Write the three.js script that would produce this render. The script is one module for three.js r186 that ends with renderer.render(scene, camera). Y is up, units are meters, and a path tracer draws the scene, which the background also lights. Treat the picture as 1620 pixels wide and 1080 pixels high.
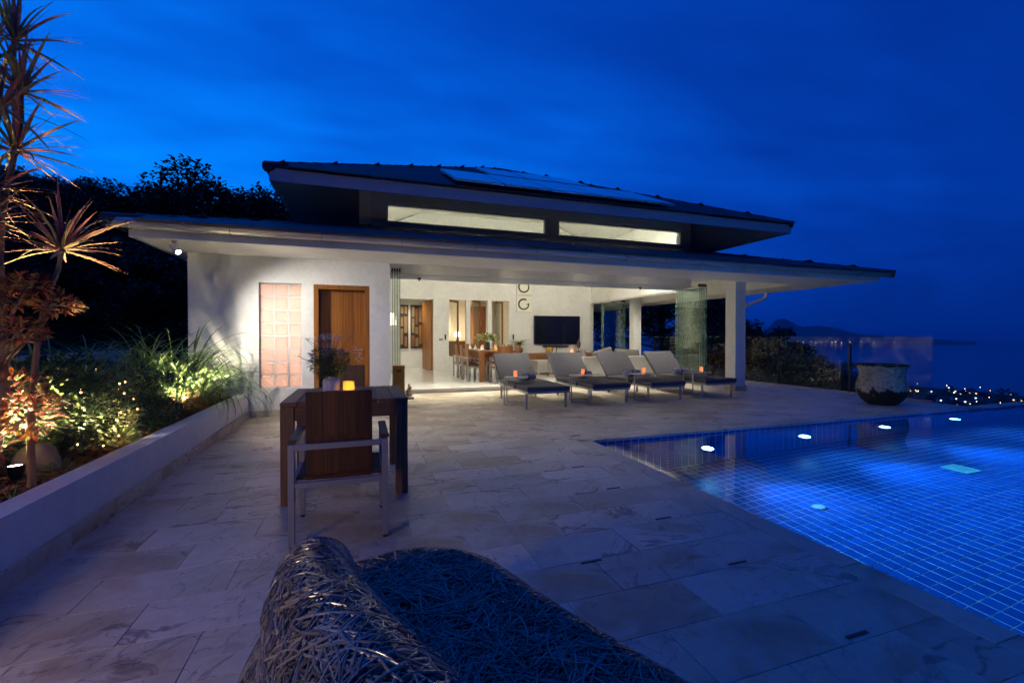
import * as THREE from 'three';
import { RoundedBoxGeometry } from 'three/addons/geometries/RoundedBoxGeometry.js';
import { mergeGeometries, mergeVertices, toCreasedNormals } from 'three/addons/utils/BufferGeometryUtils.js';
import { MarchingCubes } from 'three/addons/objects/MarchingCubes.js';

// ---------------------------------------------------------------- camera
const scene = new THREE.Scene();
const YAW = Math.atan(237 / 697);
const camera = new THREE.PerspectiveCamera(2 * Math.atan(540 / 697) * 180 / Math.PI, 1620 / 1080, 0.05, 60000);
camera.position.set(0, 1.2, 0);
camera.rotation.order = 'YXZ';
camera.rotation.set(-Math.atan(7 / 697), -YAW, 0);
const renderer = new THREE.WebGLRenderer({ antialias: true });
renderer.setSize(1024, 682);
renderer.toneMapping = THREE.LinearToneMapping;
renderer.toneMappingExposure = 1;
renderer.shadowMap.enabled = true;

// ---------------------------------------------------------------- noise
function rng(seed) { let a = seed >>> 0; return () => { a = (a + 0x6D2B79F5) >>> 0; let t = a; t = Math.imul(t ^ (t >>> 15), t | 1); t ^= t + Math.imul(t ^ (t >>> 7), t | 61); return ((t ^ (t >>> 14)) >>> 0) / 4294967296; }; }
const TAB = (() => { const r = rng(77), t = new Float32Array(65536); for (let i = 0; i < 65536; i++) t[i] = r(); return t; })();
const hsh = (x, y) => TAB[((x & 255) << 8) | (y & 255)];
function vn(x, y) { const i = Math.floor(x), j = Math.floor(y); let u = x - i, v = y - j; u = u * u * (3 - 2 * u); v = v * v * (3 - 2 * v); const a = hsh(i, j), b = hsh(i + 1, j), c = hsh(i, j + 1), d = hsh(i + 1, j + 1); return a + (b - a) * u + (c - a) * v + (a - b - c + d) * u * v; }
function fbm(x, y, o = 4) { let s = 0, a = 0.5, n = 0; for (let i = 0; i < o; i++) { s += a * vn(x, y); n += a; a *= 0.5; x = x * 2 + 17; y = y * 2 + 31; } return s / n; }
const clamp = (x, a = 0, b = 1) => Math.min(b, Math.max(a, x));
const sst = (a, b, x) => { const t = clamp((x - a) / (b - a)); return t * t * (3 - 2 * t); };
const mix = (a, b, t) => a + (b - a) * t;

// ---------------------------------------------------------------- sky at dusk: deep blue air, brighter towards where the sun went down, thin streaks of cloud
{
  const W = 1024, H = 512, d = new Float32Array(W * H * 4);
  const glow = -YAW * 0 + 0.0;
  for (let j = 0; j < H; j++) for (let i = 0; i < W; i++) {
    const el = ((j + 0.5) / H - 0.5) * Math.PI, az = ((i + 0.5) / W - 0.5) * 2 * Math.PI;  // az: atan2(z, x)
    const x = Math.cos(el) * Math.cos(az), y = Math.sin(el), z = Math.cos(el) * Math.sin(az);
    // azimuth from the camera's heading, positive to its right
    const phi = Math.atan2(x, -z) - YAW, g = 0.5 + 0.5 * Math.cos(phi + 0.95), e = el * 57.3;
    let b = (0.31 + 0.66 * Math.pow(g, 2.6)) * (0.68 + 0.34 * Math.exp(-Math.pow((e - 19) / 17, 2))) * mix(0.74, 1, sst(-2, 15, e));
    const k = Math.max(0.16, y + 0.06), cx = x / k, cz = z / k;
    const n = fbm(cx * 1.1 + 40, cz * 2.6 + 9, 5), n2 = fbm(cx * 4 + 3, cz * 9 + 70, 4);
    const fade = sst(-0.5, 4, e);
    b *= 1 + fade * ((n - 0.5) * 0.62 + (n2 - 0.5) * 0.2) * (0.45 + 0.55 * g);
    b = Math.max(b, 0.03);
    const o = (j * W + i) * 4;
    d[o] = 0.0006; d[o + 1] = 0.2 * b * b + 0.013; d[o + 2] = b; d[o + 3] = 1;
  }
  const t = new THREE.DataTexture(d, W, H, THREE.RGBAFormat, THREE.FloatType);
  t.mapping = THREE.EquirectangularReflectionMapping; t.magFilter = t.minFilter = THREE.LinearFilter; t.needsUpdate = true;
  scene.background = t; scene.environment = t;
}
// the last light from beyond the horizon
const sun = new THREE.DirectionalLight(0x9fb8ff, 0.012);
sun.position.set(-30, 14, -40); sun.shadow.radius = 40; sun.castShadow = true;
sun.shadow.camera.left = sun.shadow.camera.bottom = -20; sun.shadow.camera.right = sun.shadow.camera.top = 20; sun.shadow.camera.far = 120;
scene.add(sun);

// ---------------------------------------------------------------- textures and materials
function tex(w, h, fn, srgb = true) {
  const d = new Uint8Array(w * h * 4);
  for (let j = 0; j < h; j++) for (let i = 0; i < w; i++) { const c = fn(i, j), o = (j * w + i) * 4; d[o] = c[0]; d[o + 1] = c[1]; d[o + 2] = c[2]; d[o + 3] = 255; }
  const t = new THREE.DataTexture(d, w, h, THREE.RGBAFormat, THREE.UnsignedByteType);
  t.wrapS = t.wrapT = THREE.RepeatWrapping; t.magFilter = t.minFilter = THREE.LinearFilter; if (srgb) t.colorSpace = THREE.SRGBColorSpace; t.needsUpdate = true; return t;
}
// uv are metres everywhere; rep(t, m) makes one texture span m metres
function rep(t, m, m2 = m) { const c = t.clone(); c.repeat.set(1 / m, 1 / m2); c.needsUpdate = true; return c; }
const L = (r, g, b) => new THREE.Color().setRGB(r, g, b);
function mat(color, roughness = 0.6, o = {}) { return new THREE.MeshStandardMaterial({ color, roughness, side: THREE.DoubleSide, ...o }); }
function phys(color, roughness = 0.6, o = {}) { return new THREE.MeshPhysicalMaterial({ color, roughness, side: THREE.DoubleSide, ...o }); }
const STONE = tex(2048, 2048, (i, j) => {           // cream marble slabs with brown and grey veins, 4 m across
  const x = i / 512, y = j / 512;
  const wx = fbm(x * 1.7 + 5, y * 1.7, 4) - 0.5, wy = fbm(x * 1.7, y * 1.7 + 50, 4) - 0.5;
  const crk = fbm(x * 9 + wx * 4, y * 9 + wy * 4, 3), base = fbm(x * 1.1 + wx, y * 1.6 + wy, 4), fine = fbm(x * 22, y * 22, 3), spk = fbm(x * 70, y * 70, 2);
  const a = (x * 0.62 - y * 1.5) + wx * 0.7 + crk * 0.12, b = (x * 1.3 + y * 1.1) + wy * 0.9 + crk * 0.12;
  const v1 = 1 - Math.abs(2 * fbm(a * 3.4, b * 0.9 + 9, 6) - 1), v2 = 1 - Math.abs(2 * fbm(b * 4.6 + 30, a * 1.4, 6) - 1), v3 = 1 - Math.abs(2 * fbm(x * 8 + wx * 3, y * 8 + wy * 3 + 80, 5) - 1);
  const m1 = sst(0.95, 0.998, v1) * sst(0.44, 0.66, fbm(x * 1.3 + 11, y * 1.3 + 3, 3)), m2 = sst(0.95, 1, v2) * sst(0.45, 0.66, fbm(x * 0.9 + 61, y * 0.9, 3)), m3 = sst(0.965, 1, v3) * sst(0.5, 0.7, fbm(x * 1.6 + 31, y * 1.6 + 77, 3));
  const pat = sst(0.58, 0.74, fbm(x * 2.1 + 90 + wx * 2, y * 3.2 + wy * 2, 4));
  let r = 198 + (base - 0.5) * 52 + (fine - 0.5) * 20 + (spk - 0.5) * 12, g = 186 + (base - 0.5) * 50 + (fine - 0.5) * 19 + (spk - 0.5) * 12, bl = 166 + (base - 0.5) * 54 + (fine - 0.5) * 18 + (spk - 0.5) * 11;
  r -= pat * 20; g -= pat * 28; bl -= pat * 34;
  const k = clamp(m1 * 0.55 + m2 * 0.42 + m3 * 0.45);
  r = mix(r, 92, k); g = mix(g, 72, k); bl = mix(bl, 62, k);
  return [clamp(r, 0, 255), clamp(g, 0, 255), clamp(bl, 0, 255)];
});
const WOOD = tex(512, 512, (i, j) => {               // grain runs along v
  const x = i / 512, y = j / 512;
  const s = fbm(x * 9, y * 1.2, 3), g1 = fbm(x * 64 + s * 4, y * 3, 3), g2 = fbm(x * 200, y * 8, 2), pl = fbm(x * 4 + 20, y * 0.6, 2);
  const k = 0.68 + (g1 - 0.5) * 0.34 + (g2 - 0.5) * 0.2 + (pl - 0.5) * 0.22; return [clamp(k * 1.18) * 255, clamp(k * 1.1) * 255, clamp(k) * 255];
});
const GRAIN = tex(512, 512, (i, j) => { const k = 128 + (fbm(i / 9, j / 9, 4) - 0.5) * 170 + (hsh(i, j) - 0.5) * 40; return [k, k, k]; }, false);
const MOTTLE = tex(512, 512, (i, j) => { const x = i / 64, y = j / 64; const k = 240 + (fbm(x, y, 5) - 0.5) * 18 + (fbm(x * 7, y * 7, 3) - 0.5) * 16; return [k, k - 1, k - 4]; });
const CLOTH = tex(256, 256, (i, j) => { const k = 205 + ((i & 2) ^ (j & 2) ? 18 : -18) + (hsh(i, j) - 0.5) * 50 + (fbm(i / 30, j / 30, 3) - 0.5) * 50; return [k, k, k]; });
const WEAVE = tex(128, 128, (i, j) => { const a = (i >> 3) & 1, b = (j >> 3) & 1, k = (a ^ b ? 215 : 120) + (hsh(i, j) - 0.5) * 50; return [k, k * 0.92, k * 0.8]; });
const RIPPLE = tex(512, 512, (i, j) => { const k = 128 + (fbm(i / 40, j / 40, 4) - 0.5) * 220; return [k, k, k]; }, false);
const POTTEX = tex(512, 512, (i, j) => {             // flaking whitewash over dark clay; v is height
  const x = i / 512, y = j / 512, n = fbm(x * 14, y * 9, 5), h = fbm(x * 18 + 40, y * 46, 4), st = fbm(x * 3, y * 5, 3);
  let w = sst(0.30, 0.36, y + (n - 0.5) * 0.34) * (1 - sst(0.68, 0.74, h)); w *= 1 - sst(0.94, 0.97, y + (n - 0.5) * 0.08);
  const c = 176 + (n - 0.5) * 70 + (st - 0.5) * 60; return [mix(30, c, w), mix(26, c * 0.95, w), mix(24, c * 0.86, w)];
});
const M = {
  stone: [1, 0.95, 1.04, 0.98, 0.9].map((k, i) => mat(L(k, k * (i === 4 ? 0.98 : 1), k * (i === 1 ? 0.97 : 1)), 0.42, { map: rep(STONE, 4), bumpMap: rep(GRAIN, 0.9), bumpScale: 0.0012 })),
  grout: mat(L(0.5, 0.47, 0.42), 0.95, { map: rep(MOTTLE, 0.7) }),
  plaster: mat(L(0.8, 0.79, 0.76), 0.85, { map: rep(MOTTLE, 2.6), bumpMap: rep(GRAIN, 0.5), bumpScale: 0.0006 }),
  plasterIn: mat(L(0.82, 0.81, 0.77), 0.8, { map: rep(MOTTLE, 3.4) }),
  soffit: mat(L(0.84, 0.82, 0.78), 0.8, { map: rep(MOTTLE, 1.9) }),
  board: mat(L(0.6, 0.62, 0.62), 0.6),
  trim: mat(L(0.62, 0.63, 0.63), 0.5), fascia: mat(L(0.6, 0.62, 0.64), 0.55, { map: rep(MOTTLE, 1.5) }),
  gutter: mat(L(0.5, 0.48, 0.45), 0.35, { metalness: 0.5 }),
  roof: [0.05, 0.065, 0.04].map((k) => mat(L(k, k, k * 1.08), 0.62, { bumpMap: rep(GRAIN, 0.25), bumpScale: 0.002 })),
  dark: mat(L(0.02, 0.02, 0.022), 0.5), black: mat(L(0.012, 0.012, 0.013), 0.35),
  alu: mat(L(0.6, 0.61, 0.62), 0.38, { metalness: 0.9 }), steel: mat(L(0.45, 0.44, 0.43), 0.35, { metalness: 0.9 }), greyMetal: mat(L(0.3, 0.3, 0.31), 0.45, { metalness: 0.4 }),
  teak: [0, 1, 2].map((i) => mat(L([0.34, 0.42, 0.28][i], [0.15, 0.2, 0.115][i], [0.05, 0.075, 0.035][i]), 0.45, { map: rep(WOOD, 0.5, 1.5) })),
  oldTeak: [0, 1, 2].map((i) => mat(L([0.24, 0.27, 0.21][i], [0.14, 0.16, 0.118][i], [0.075, 0.087, 0.063][i]), 0.6, { map: rep(WOOD, 0.45, 1.4), bumpMap: rep(WOOD, 0.45, 1.4), bumpScale: 0.001 })),
  doorWood: [0, 1].map((i) => mat(L([0.4, 0.33][i], [0.165, 0.128][i], [0.022, 0.016][i]), 0.4, { map: rep(WOOD, 0.5, 2.2) })),
  chairWood: [0, 1, 2].map((i) => mat(L([0.13, 0.105, 0.15][i], [0.055, 0.04, 0.064][i], [0.016, 0.012, 0.02][i]), 0.5, { map: rep(WOOD, 0.5, 2.2) })),
  walnut: mat(L(0.06, 0.03, 0.024), 0.5, { map: rep(WOOD, 0.5, 2) }),
  pad: mat(L(0.135, 0.128, 0.148), 0.8, { map: rep(CLOTH, 0.12) }), padEdge: mat(L(0.045, 0.045, 0.05), 0.85),
  towel: mat(L(0.3, 0.275, 0.35), 1, { bumpMap: rep(GRAIN, 0.06), bumpScale: 0.004 }),
  sofa: mat(L(0.5, 0.47, 0.43), 0.95, { map: rep(CLOTH, 0.2) }), cushion: mat(L(0.3, 0.27, 0.23), 0.95, { map: rep(CLOTH, 0.14), bumpMap: rep(GRAIN, 0.3), bumpScale: 0.006 }),
  floorTile: [0, 1].map((i) => phys(L(0.84 - i * 0.03, 0.83 - i * 0.03, 0.8 - i * 0.03), 0.07, { map: rep(MOTTLE, 2.2) })),
  glass: phys(L(0.93, 0.97, 0.95), 0.0, { specularIntensity: 0.5, transmission: 1, thickness: 0, ior: 1.5 }),
  greenGlass: phys(L(0.95, 0.985, 0.965), 0.0, { specularIntensity: 1, transmission: 1, thickness: 0, ior: 1.5 }),
  glassEdge: phys(L(0.25, 0.45, 0.36), 0.15, { transmission: 0.4, thickness: 0 }),
  frostBlock: phys(L(0.93, 0.76, 0.68), 0.95, { transmission: 0.75, thickness: 0, bumpMap: rep(RIPPLE, 0.5), bumpScale: 0.01, clearcoat: 0.6, clearcoatRoughness: 0.1 }),
  mortar: mat(L(0.72, 0.72, 0.7), 0.9),
  ceramic: phys(L(0.62, 0.6, 0.66), 0.3, { clearcoat: 0.6, clearcoatRoughness: 0.15 }), whiteWare: phys(L(0.75, 0.74, 0.7), 0.25),
  clay: mat(L(0.17, 0.08, 0.045), 0.5, { map: rep(MOTTLE, 0.4) }), bronze: mat(L(0.12, 0.07, 0.045), 0.5, { metalness: 0.5 }), amber: phys(L(0.5, 0.25, 0.04), 0.25, { clearcoat: 0.6 }),
  soil: mat(L(0.05, 0.03, 0.017), 1, { bumpMap: rep(GRAIN, 0.35), bumpScale: 0.03 }),
  tv: phys(L(0.006, 0.006, 0.008), 0.12, { clearcoat: 0.5 }),
  poolTile: [0, 1, 2].map((i) => phys(L(0.003, 0.05 + i * 0.008, 0.24 + i * 0.03), 0.3, { specularIntensity: 0.25 })),
  poolGrout: mat(L(0.6, 0.75, 0.8), 0.9),
  water: phys(L(1, 1, 1), 0.0, { transmission: 1, thickness: 1, ior: 1.33, bumpMap: rep(RIPPLE, 3), bumpScale: 0.00012 }),
  bark: mat(L(0.2, 0.15, 0.11), 0.9, { bumpMap: rep(GRAIN, 0.2), bumpScale: 0.006 }), darkBark: mat(L(0.06, 0.045, 0.035), 0.95),
  leaf: phys(L(1, 1, 1), 0.85, { vertexColors: true, transmission: 0.28, thickness: 0 }), gloss: mat(L(1, 1, 1), 0.42, { vertexColors: true }),
  solar: phys(L(0.02, 0.03, 0.06), 0.16, { clearcoat: 0.8, clearcoatRoughness: 0.06 }),
};
const glow = (r, g, b, k) => new THREE.MeshStandardMaterial({ color: 0x111111, emissive: L(r, g, b), emissiveIntensity: k, roughness: 0.6 });

// ---------------------------------------------------------------- geometry helpers
const V = (x, y, z) => new THREE.Vector3(x, y, z);
const taken = {};
function numbered(n) { if (!(n in taken)) { taken[n] = 0; return n; } return n + '_' + String(++taken[n]).padStart(3, '0'); }
const bx = (w, h, d, x = 0, y = 0, z = 0) => new THREE.BoxGeometry(w, h, d).translate(x, y, z);
const span = (x0, x1, y0, y1, z0, z1) => bx(Math.abs(x1 - x0), Math.abs(y1 - y0), Math.abs(z1 - z0), (x0 + x1) / 2, (y0 + y1) / 2, (z0 + z1) / 2);
const rb = (w, h, d, x = 0, y = 0, z = 0, r = 0.006, s = 1) => new RoundedBoxGeometry(w, h, d, s, Math.min(r, w / 2.01, h / 2.01, d / 2.01)).translate(x, y, z);
const cyl = (r0, r1, h, x = 0, y = 0, z = 0, n = 16) => new THREE.CylinderGeometry(r0, r1, h, n).translate(x, y, z);
const lathe = (pts, n = 28) => new THREE.LatheGeometry(pts.map((p) => new THREE.Vector2(p[0], p[1])), n);
const tube = (pts, r, n = 8, seg) => new THREE.TubeGeometry(new THREE.CatmullRomCurve3(pts.map((p) => V(...p))), seg || pts.length * 4, r, n, false);
function bar(a, b, w, h = w) { const p = V(...a), q = V(...b), d = q.clone().sub(p), g = new RoundedBoxGeometry(w, h, d.length(), 1, Math.min(w, h) * 0.12); const m = new THREE.Matrix4().lookAt(q, p, Math.abs(d.y) > d.length() * 0.98 ? V(0, 0, 1) : V(0, 1, 0)); m.setPosition(p.add(q).multiplyScalar(0.5)); return g.applyMatrix4(m); }
function rod(a, b, r, r2 = r, n = 10) { const p = V(...a), q = V(...b), d = q.clone().sub(p), g = new THREE.CylinderGeometry(r2, r, d.length(), n); g.applyQuaternion(new THREE.Quaternion().setFromUnitVectors(V(0, 1, 0), d.clone().normalize())); return g.translate(...p.add(q).multiplyScalar(0.5).toArray()); }
function join(gs) {
  if (!Array.isArray(gs)) return gs; if (gs.length === 1) return gs[0];
  const idx = gs.every((g) => g.index), uvs = gs.every((g) => g.attributes.uv), col = gs.some((g) => g.attributes.color);
  const out = gs.map((g) => { const h = idx ? g : g.index ? g.toNonIndexed() : g; for (const k of Object.keys(h.attributes)) if (!(['position', 'normal'].includes(k) || (k === 'uv' && uvs)) && !(col && k === 'color')) h.deleteAttribute(k); return h; });
  return mergeGeometries(out);
}
// uv in metres by the way each face points; long = axis the grain follows ('x', 'y' or 'z')
function uvm(g, long, ou = 0, ov = 0) {
  const p = g.attributes.position, n = g.attributes.normal, uv = new Float32Array(p.count * 2);
  for (let i = 0; i < p.count; i++) {
    const x = p.getX(i), y = p.getY(i), z = p.getZ(i), ax = Math.abs(n.getX(i)), ay = Math.abs(n.getY(i)), az = Math.abs(n.getZ(i));
    let u, v;
    if (long) { v = long === 'x' ? x : long === 'y' ? y : z; u = long === 'x' ? y + z * 0.9 : long === 'y' ? x + z * 0.9 : x + y * 0.9; }
    else if (ay >= ax && ay >= az) { u = x; v = z; } else if (ax >= az) { u = z; v = y; } else { u = x; v = y; }
    uv[2 * i] = u + ou; uv[2 * i + 1] = v + ov;
  }
  g.setAttribute('uv', new THREE.BufferAttribute(uv, 2)); return g;
}
function part(name, geos, m, parent, o = {}) {
  const g = join(geos); if (!o.keepUv) uvm(g, o.long, o.ou, o.ov);
  const me = new THREE.Mesh(g, m); me.name = name; me.castShadow = me.receiveShadow = true; if (parent) parent.add(me); if (o.label) me.userData.label = o.label; if (o.kind) me.userData.kind = o.kind; return me;
}
function thing(name, label, category, at = [0, 0, 0], turn = 0, group) {
  const o = new THREE.Group(); o.name = numbered(name); o.position.set(...at); o.rotation.y = turn; o.userData = { label, category }; if (group) o.userData.group = group; scene.add(o); return o;
}
function one(name, label, category, geos, m, o = {}) { const me = part(numbered(name), geos, m, scene, o); me.userData.label = label; me.userData.category = category; if (o.group) me.userData.group = o.group; return me; }
function struct(name, geos, m, o = {}) { const me = part(numbered(name), geos, m, scene, o); me.userData.kind = o.kind || 'structure'; if (o.label) me.userData.label = o.label; return me; }
function dup(src, at, turn, label) { const c = src.clone(); c.name = numbered(src.name.replace(/_\d+$/, '')); c.userData = { ...src.userData }; if (label) c.userData.label = label; c.position.set(...at); if (turn !== undefined) c.rotation.y = turn; scene.add(c); return c; }
function lamp(l, x, y, z, soft = 1) { l.position.set(x, y, z); l.castShadow = true; l.shadow.radius = soft; scene.add(l); return l; }
function point(color, k, x, y, z, soft = 2) { return lamp(new THREE.PointLight(color, k), x, y, z, soft); }
function spot(color, k, from, to, angle, pen, soft = 2) { const s = new THREE.SpotLight(color, k, 0, angle, pen); lamp(s, ...from, soft); s.target.position.set(...to); scene.add(s.target); return s; }
// a paving piece: bevelled top, 18 triangles, its own window onto the slab texture
function tileGeo(w, d, h = 0.02, c = 0.003, ou = 0, ov = 0) {
  const X = w / 2, Z = d / 2, pos = [], q = (a, b, cc, dd) => pos.push(...a, ...b, ...cc, ...a, ...cc, ...dd);
  const lo = [[-X, -h, -Z], [X, -h, -Z], [X, -h, Z], [-X, -h, Z]], mi = lo.map((p) => [p[0], -c, p[2]]), to = lo.map((p) => [p[0] - Math.sign(p[0]) * c, 0, p[2] - Math.sign(p[2]) * c]);
  q(to[3], to[2], to[1], to[0]); for (let i = 0; i < 4; i++) { const j = (i + 1) % 4; q(mi[j], mi[i], to[i], to[j]); q(lo[j], lo[i], mi[i], mi[j]); }
  const g = new THREE.BufferGeometry(); g.setAttribute('position', new THREE.Float32BufferAttribute(pos, 3)); g.computeVertexNormals(); return uvm(g, undefined, ou, ov);
}
function poly(pts, idx) { const g = new THREE.BufferGeometry(); g.setAttribute('position', new THREE.Float32BufferAttribute(pts.flat(), 3)); g.setIndex(idx); const h = g.toNonIndexed(); h.computeVertexNormals(); return h; }
const quad = (a, b, c, d) => poly([a, b, c, d], [0, 1, 2, 0, 2, 3]);
// a slab between a top quad and its copy lowered by t
function slab(a, b, c, d, t) { const k = (p) => [p[0], p[1] - t, p[2]], e = [a, b, c, d].map(k); return join([quad(a, b, c, d), quad(e[3], e[2], e[1], e[0]), ...[[a, b, e[1], e[0]], [b, c, e[2], e[1]], [c, d, e[3], e[2]], [d, a, e[0], e[3]]].map((f) => quad(f[0], f[3], f[2], f[1]))]); }

// ================================================================ the ground, the sea and the far shore
const SEA = -99;
function groundH(x, z) {
  const r = Math.hypot(x - 6, z + 8), s = -z * 0.85 - x * 0.5;
  let h = -0.45 - 104 * (1 - Math.exp(-Math.max(0, x * 0.92 + Math.max(0, -z - 20) * 0.12 - 13) / 350));
  h += Math.min(15, Math.max(0, s - 20) * 0.25) * (1 - sst(-2, 34, x));
  h += Math.min(10, Math.max(0, -x - 7) * 0.25);
  if (r > 25) h += (fbm(x * 0.02, z * 0.02, 4) - 0.5) * Math.min(6, (r - 25) * 0.1);
  return h;
}
{
  const rings = [0, 4, 8, 11, 14, 17, 20, 24, 28, 33, 40, 48, 58, 70, 90, 115, 150, 200, 270, 360, 470, 600, 760, 950, 1150, 1350, 1500], N = 120, pos = [], idx = [];
  rings.forEach((r) => { for (let i = 0; i < N; i++) { const a = i / N * 2 * Math.PI, x = 5 + r * Math.cos(a), z = -6 + r * Math.sin(a); pos.push(x, groundH(x, z) - (r > 1400 ? 60 : 0), z); } });
  for (let k = 0; k < rings.length - 1; k++) for (let i = 0; i < N; i++) { const j = (i + 1) % N, a = k * N + i, b = k * N + j, c = a + N, d = b + N; idx.push(a, c, b, b, c, d); }
  // the middle lies under the pool: leave it out where the basin sits
  const keep = []; for (let t = 0; t < idx.length; t += 3) { let inside = false; for (let q = 0; q < 3; q++) { const x = pos[idx[t + q] * 3], z = pos[idx[t + q] * 3 + 2]; if (Math.hypot(x - 5, z + 6) < 12) inside = true; } if (!inside) keep.push(idx[t], idx[t + 1], idx[t + 2]); }
  const g = new THREE.BufferGeometry(); g.setAttribute('position', new THREE.Float32BufferAttribute(pos, 3)); g.setIndex(keep); g.computeVertexNormals();
  struct('ground', g, mat(L(0.03, 0.04, 0.02), 1, { map: rep(MOTTLE, 9) }));
  const sea = new THREE.CircleGeometry(45000, 96).rotateX(-Math.PI / 2).translate(0, SEA, 0);
  struct('sea', sea, phys(L(0.01, 0.03, 0.06), 0.12, { ior: 1.33 }));
  // the headland across the bay
  const hp = [], hi = [], n = 80;
  for (let i = 0; i <= n; i++) for (let j = 0; j <= 8; j++) {
    const t = i / n, az = mix(0.80, 1.14, t), prof = (t < 0.04 ? 0 : 1) * (0.30 * Math.exp(-Math.pow((t - 0.22) / 0.09, 2)) + 0.20 * Math.exp(-Math.pow((t - 0.42) / 0.13, 2)) + 0.07 * Math.exp(-Math.pow((t - 0.7) / 0.18, 2)) + (fbm(t * 14, 3, 4) - 0.5) * 0.05) * 0.9;
    const w = Math.sin(j / 8 * Math.PI), r = 8600 + j * 160; hp.push(Math.sin(az) * r, SEA + Math.max(2, prof * 1350 * w + 40 * w), -Math.cos(az) * r);
  }
  for (let i = 0; i < n; i++) for (let j = 0; j < 8; j++) { const a = i * 9 + j; hi.push(a, a + 1, a + 9, a + 1, a + 10, a + 9); }
  const hg = new THREE.BufferGeometry(); hg.setAttribute('position', new THREE.Float32BufferAttribute(hp, 3)); hg.setIndex(hi); hg.computeVertexNormals();
  struct('headland', hg, mat(L(0.05, 0.07, 0.06), 1));
}

// ================================================================ the terrace
const PX = 2.515, PZ = -4.52, WATER = -0.04, FLOOR = -1.35;    // pool corner, water line and floor
const inFrame = (x, y, z, m = 0.06) => { const f = 0.3219 * x - 0.9468 * z, u = 0.9468 * x + 0.3219 * z; if (f < 0.3) return false; const a = u / f * 697 / 810, b = (y - 1.2) / f * 697 / 540; return Math.abs(a) < 1 + m && Math.abs(b) < 1 + m; };
const pick = (list, n, far) => { list.forEach((t) => { t.d = far(t); }); list.sort((a, b) => a.d - b.d); return [list.slice(0, n), list.slice(n)]; };
{
  const base = struct('terrace', [span(-1.6, 2.345, -0.3, -0.005, -9.46, 2.4), span(2.345, 9.95, -0.3, -0.005, -9.46, -4.69), span(8.2, 9.95, -0.3, -0.005, -17, -9.46)], M.grout);
  const R = rng(5), P = 0.302, list = [], regs = [[-1.6, 2.345, -7.42, 2.4], [0.43, 2.345, -9.46, -7.42], [2.345, 9.93, -9.46, -4.69], [8.2, 9.93, -17, -9.46]];
  for (let k = -15; k < 50; k++) {
    const z1 = -2.1 - P * k, z0 = z1 - P, off = k & 1 ? -0.619 : -0.915;
    for (const [a, b, c, d] of regs) {
      const y0 = Math.max(z0, c), y1 = Math.min(z1, d); if (y1 - y0 < 0.02) continue;
      for (let n = -4; n < 22; n++) { const x0 = Math.max(off + n * 0.597, a), x1 = Math.min(off + (n + 1) * 0.597, b); if (x1 - x0 < 0.02) continue; list.push({ x: (x0 + x1) / 2, z: (y0 + y1) / 2, w: x1 - x0 - 0.0022, l: y1 - y0 - 0.0022, v: Math.floor(R() * 20), m: R() < 0.55 ? 0 : Math.floor(R() * 5), dy: (R() - 0.5) * 0.0014, o: [R() * 4, R() * 4] }); }
    }
  }
  const cache = {}, rest = [];
  const [near, far] = pick(list, 300, (t) => Math.hypot(t.x, t.z) + (inFrame(t.x, 0, t.z) ? 0 : 100));
  for (const t of near) {
    const key = t.w.toFixed(3) + '|' + t.l.toFixed(3) + '|' + t.v; const g = cache[key] || (cache[key] = tileGeo(t.w, t.l, 0.016, 0.0014, t.o[0], t.o[1]));
    const me = new THREE.Mesh(g, M.stone[t.m]); me.name = 'paving_tile'; me.position.set(t.x, t.dy, t.z); me.castShadow = me.receiveShadow = true; base.add(me);
  }
  for (const t of far) rest.push(tileGeo(t.w, t.l, 0.016, 0.0014, t.o[0], t.o[1]).translate(t.x, t.dy, t.z));
  part('paving_tile', rest, M.stone[0], base, { keepUv: true, kind: 'stuff' });
  [[1.825, -1.222], [1.825, -1.82], [1.825, -2.427], [1.825, -3.04], [1.825, -3.648], [1.095, -2.082], [4.18, -5.41], [2.4, -4.82]].forEach(([x, z]) => part('drain_slot', rb(0.12, 0.006, 0.016, x + 0.06, 0.001, z, 0.002), M.dark, base));
}

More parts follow.
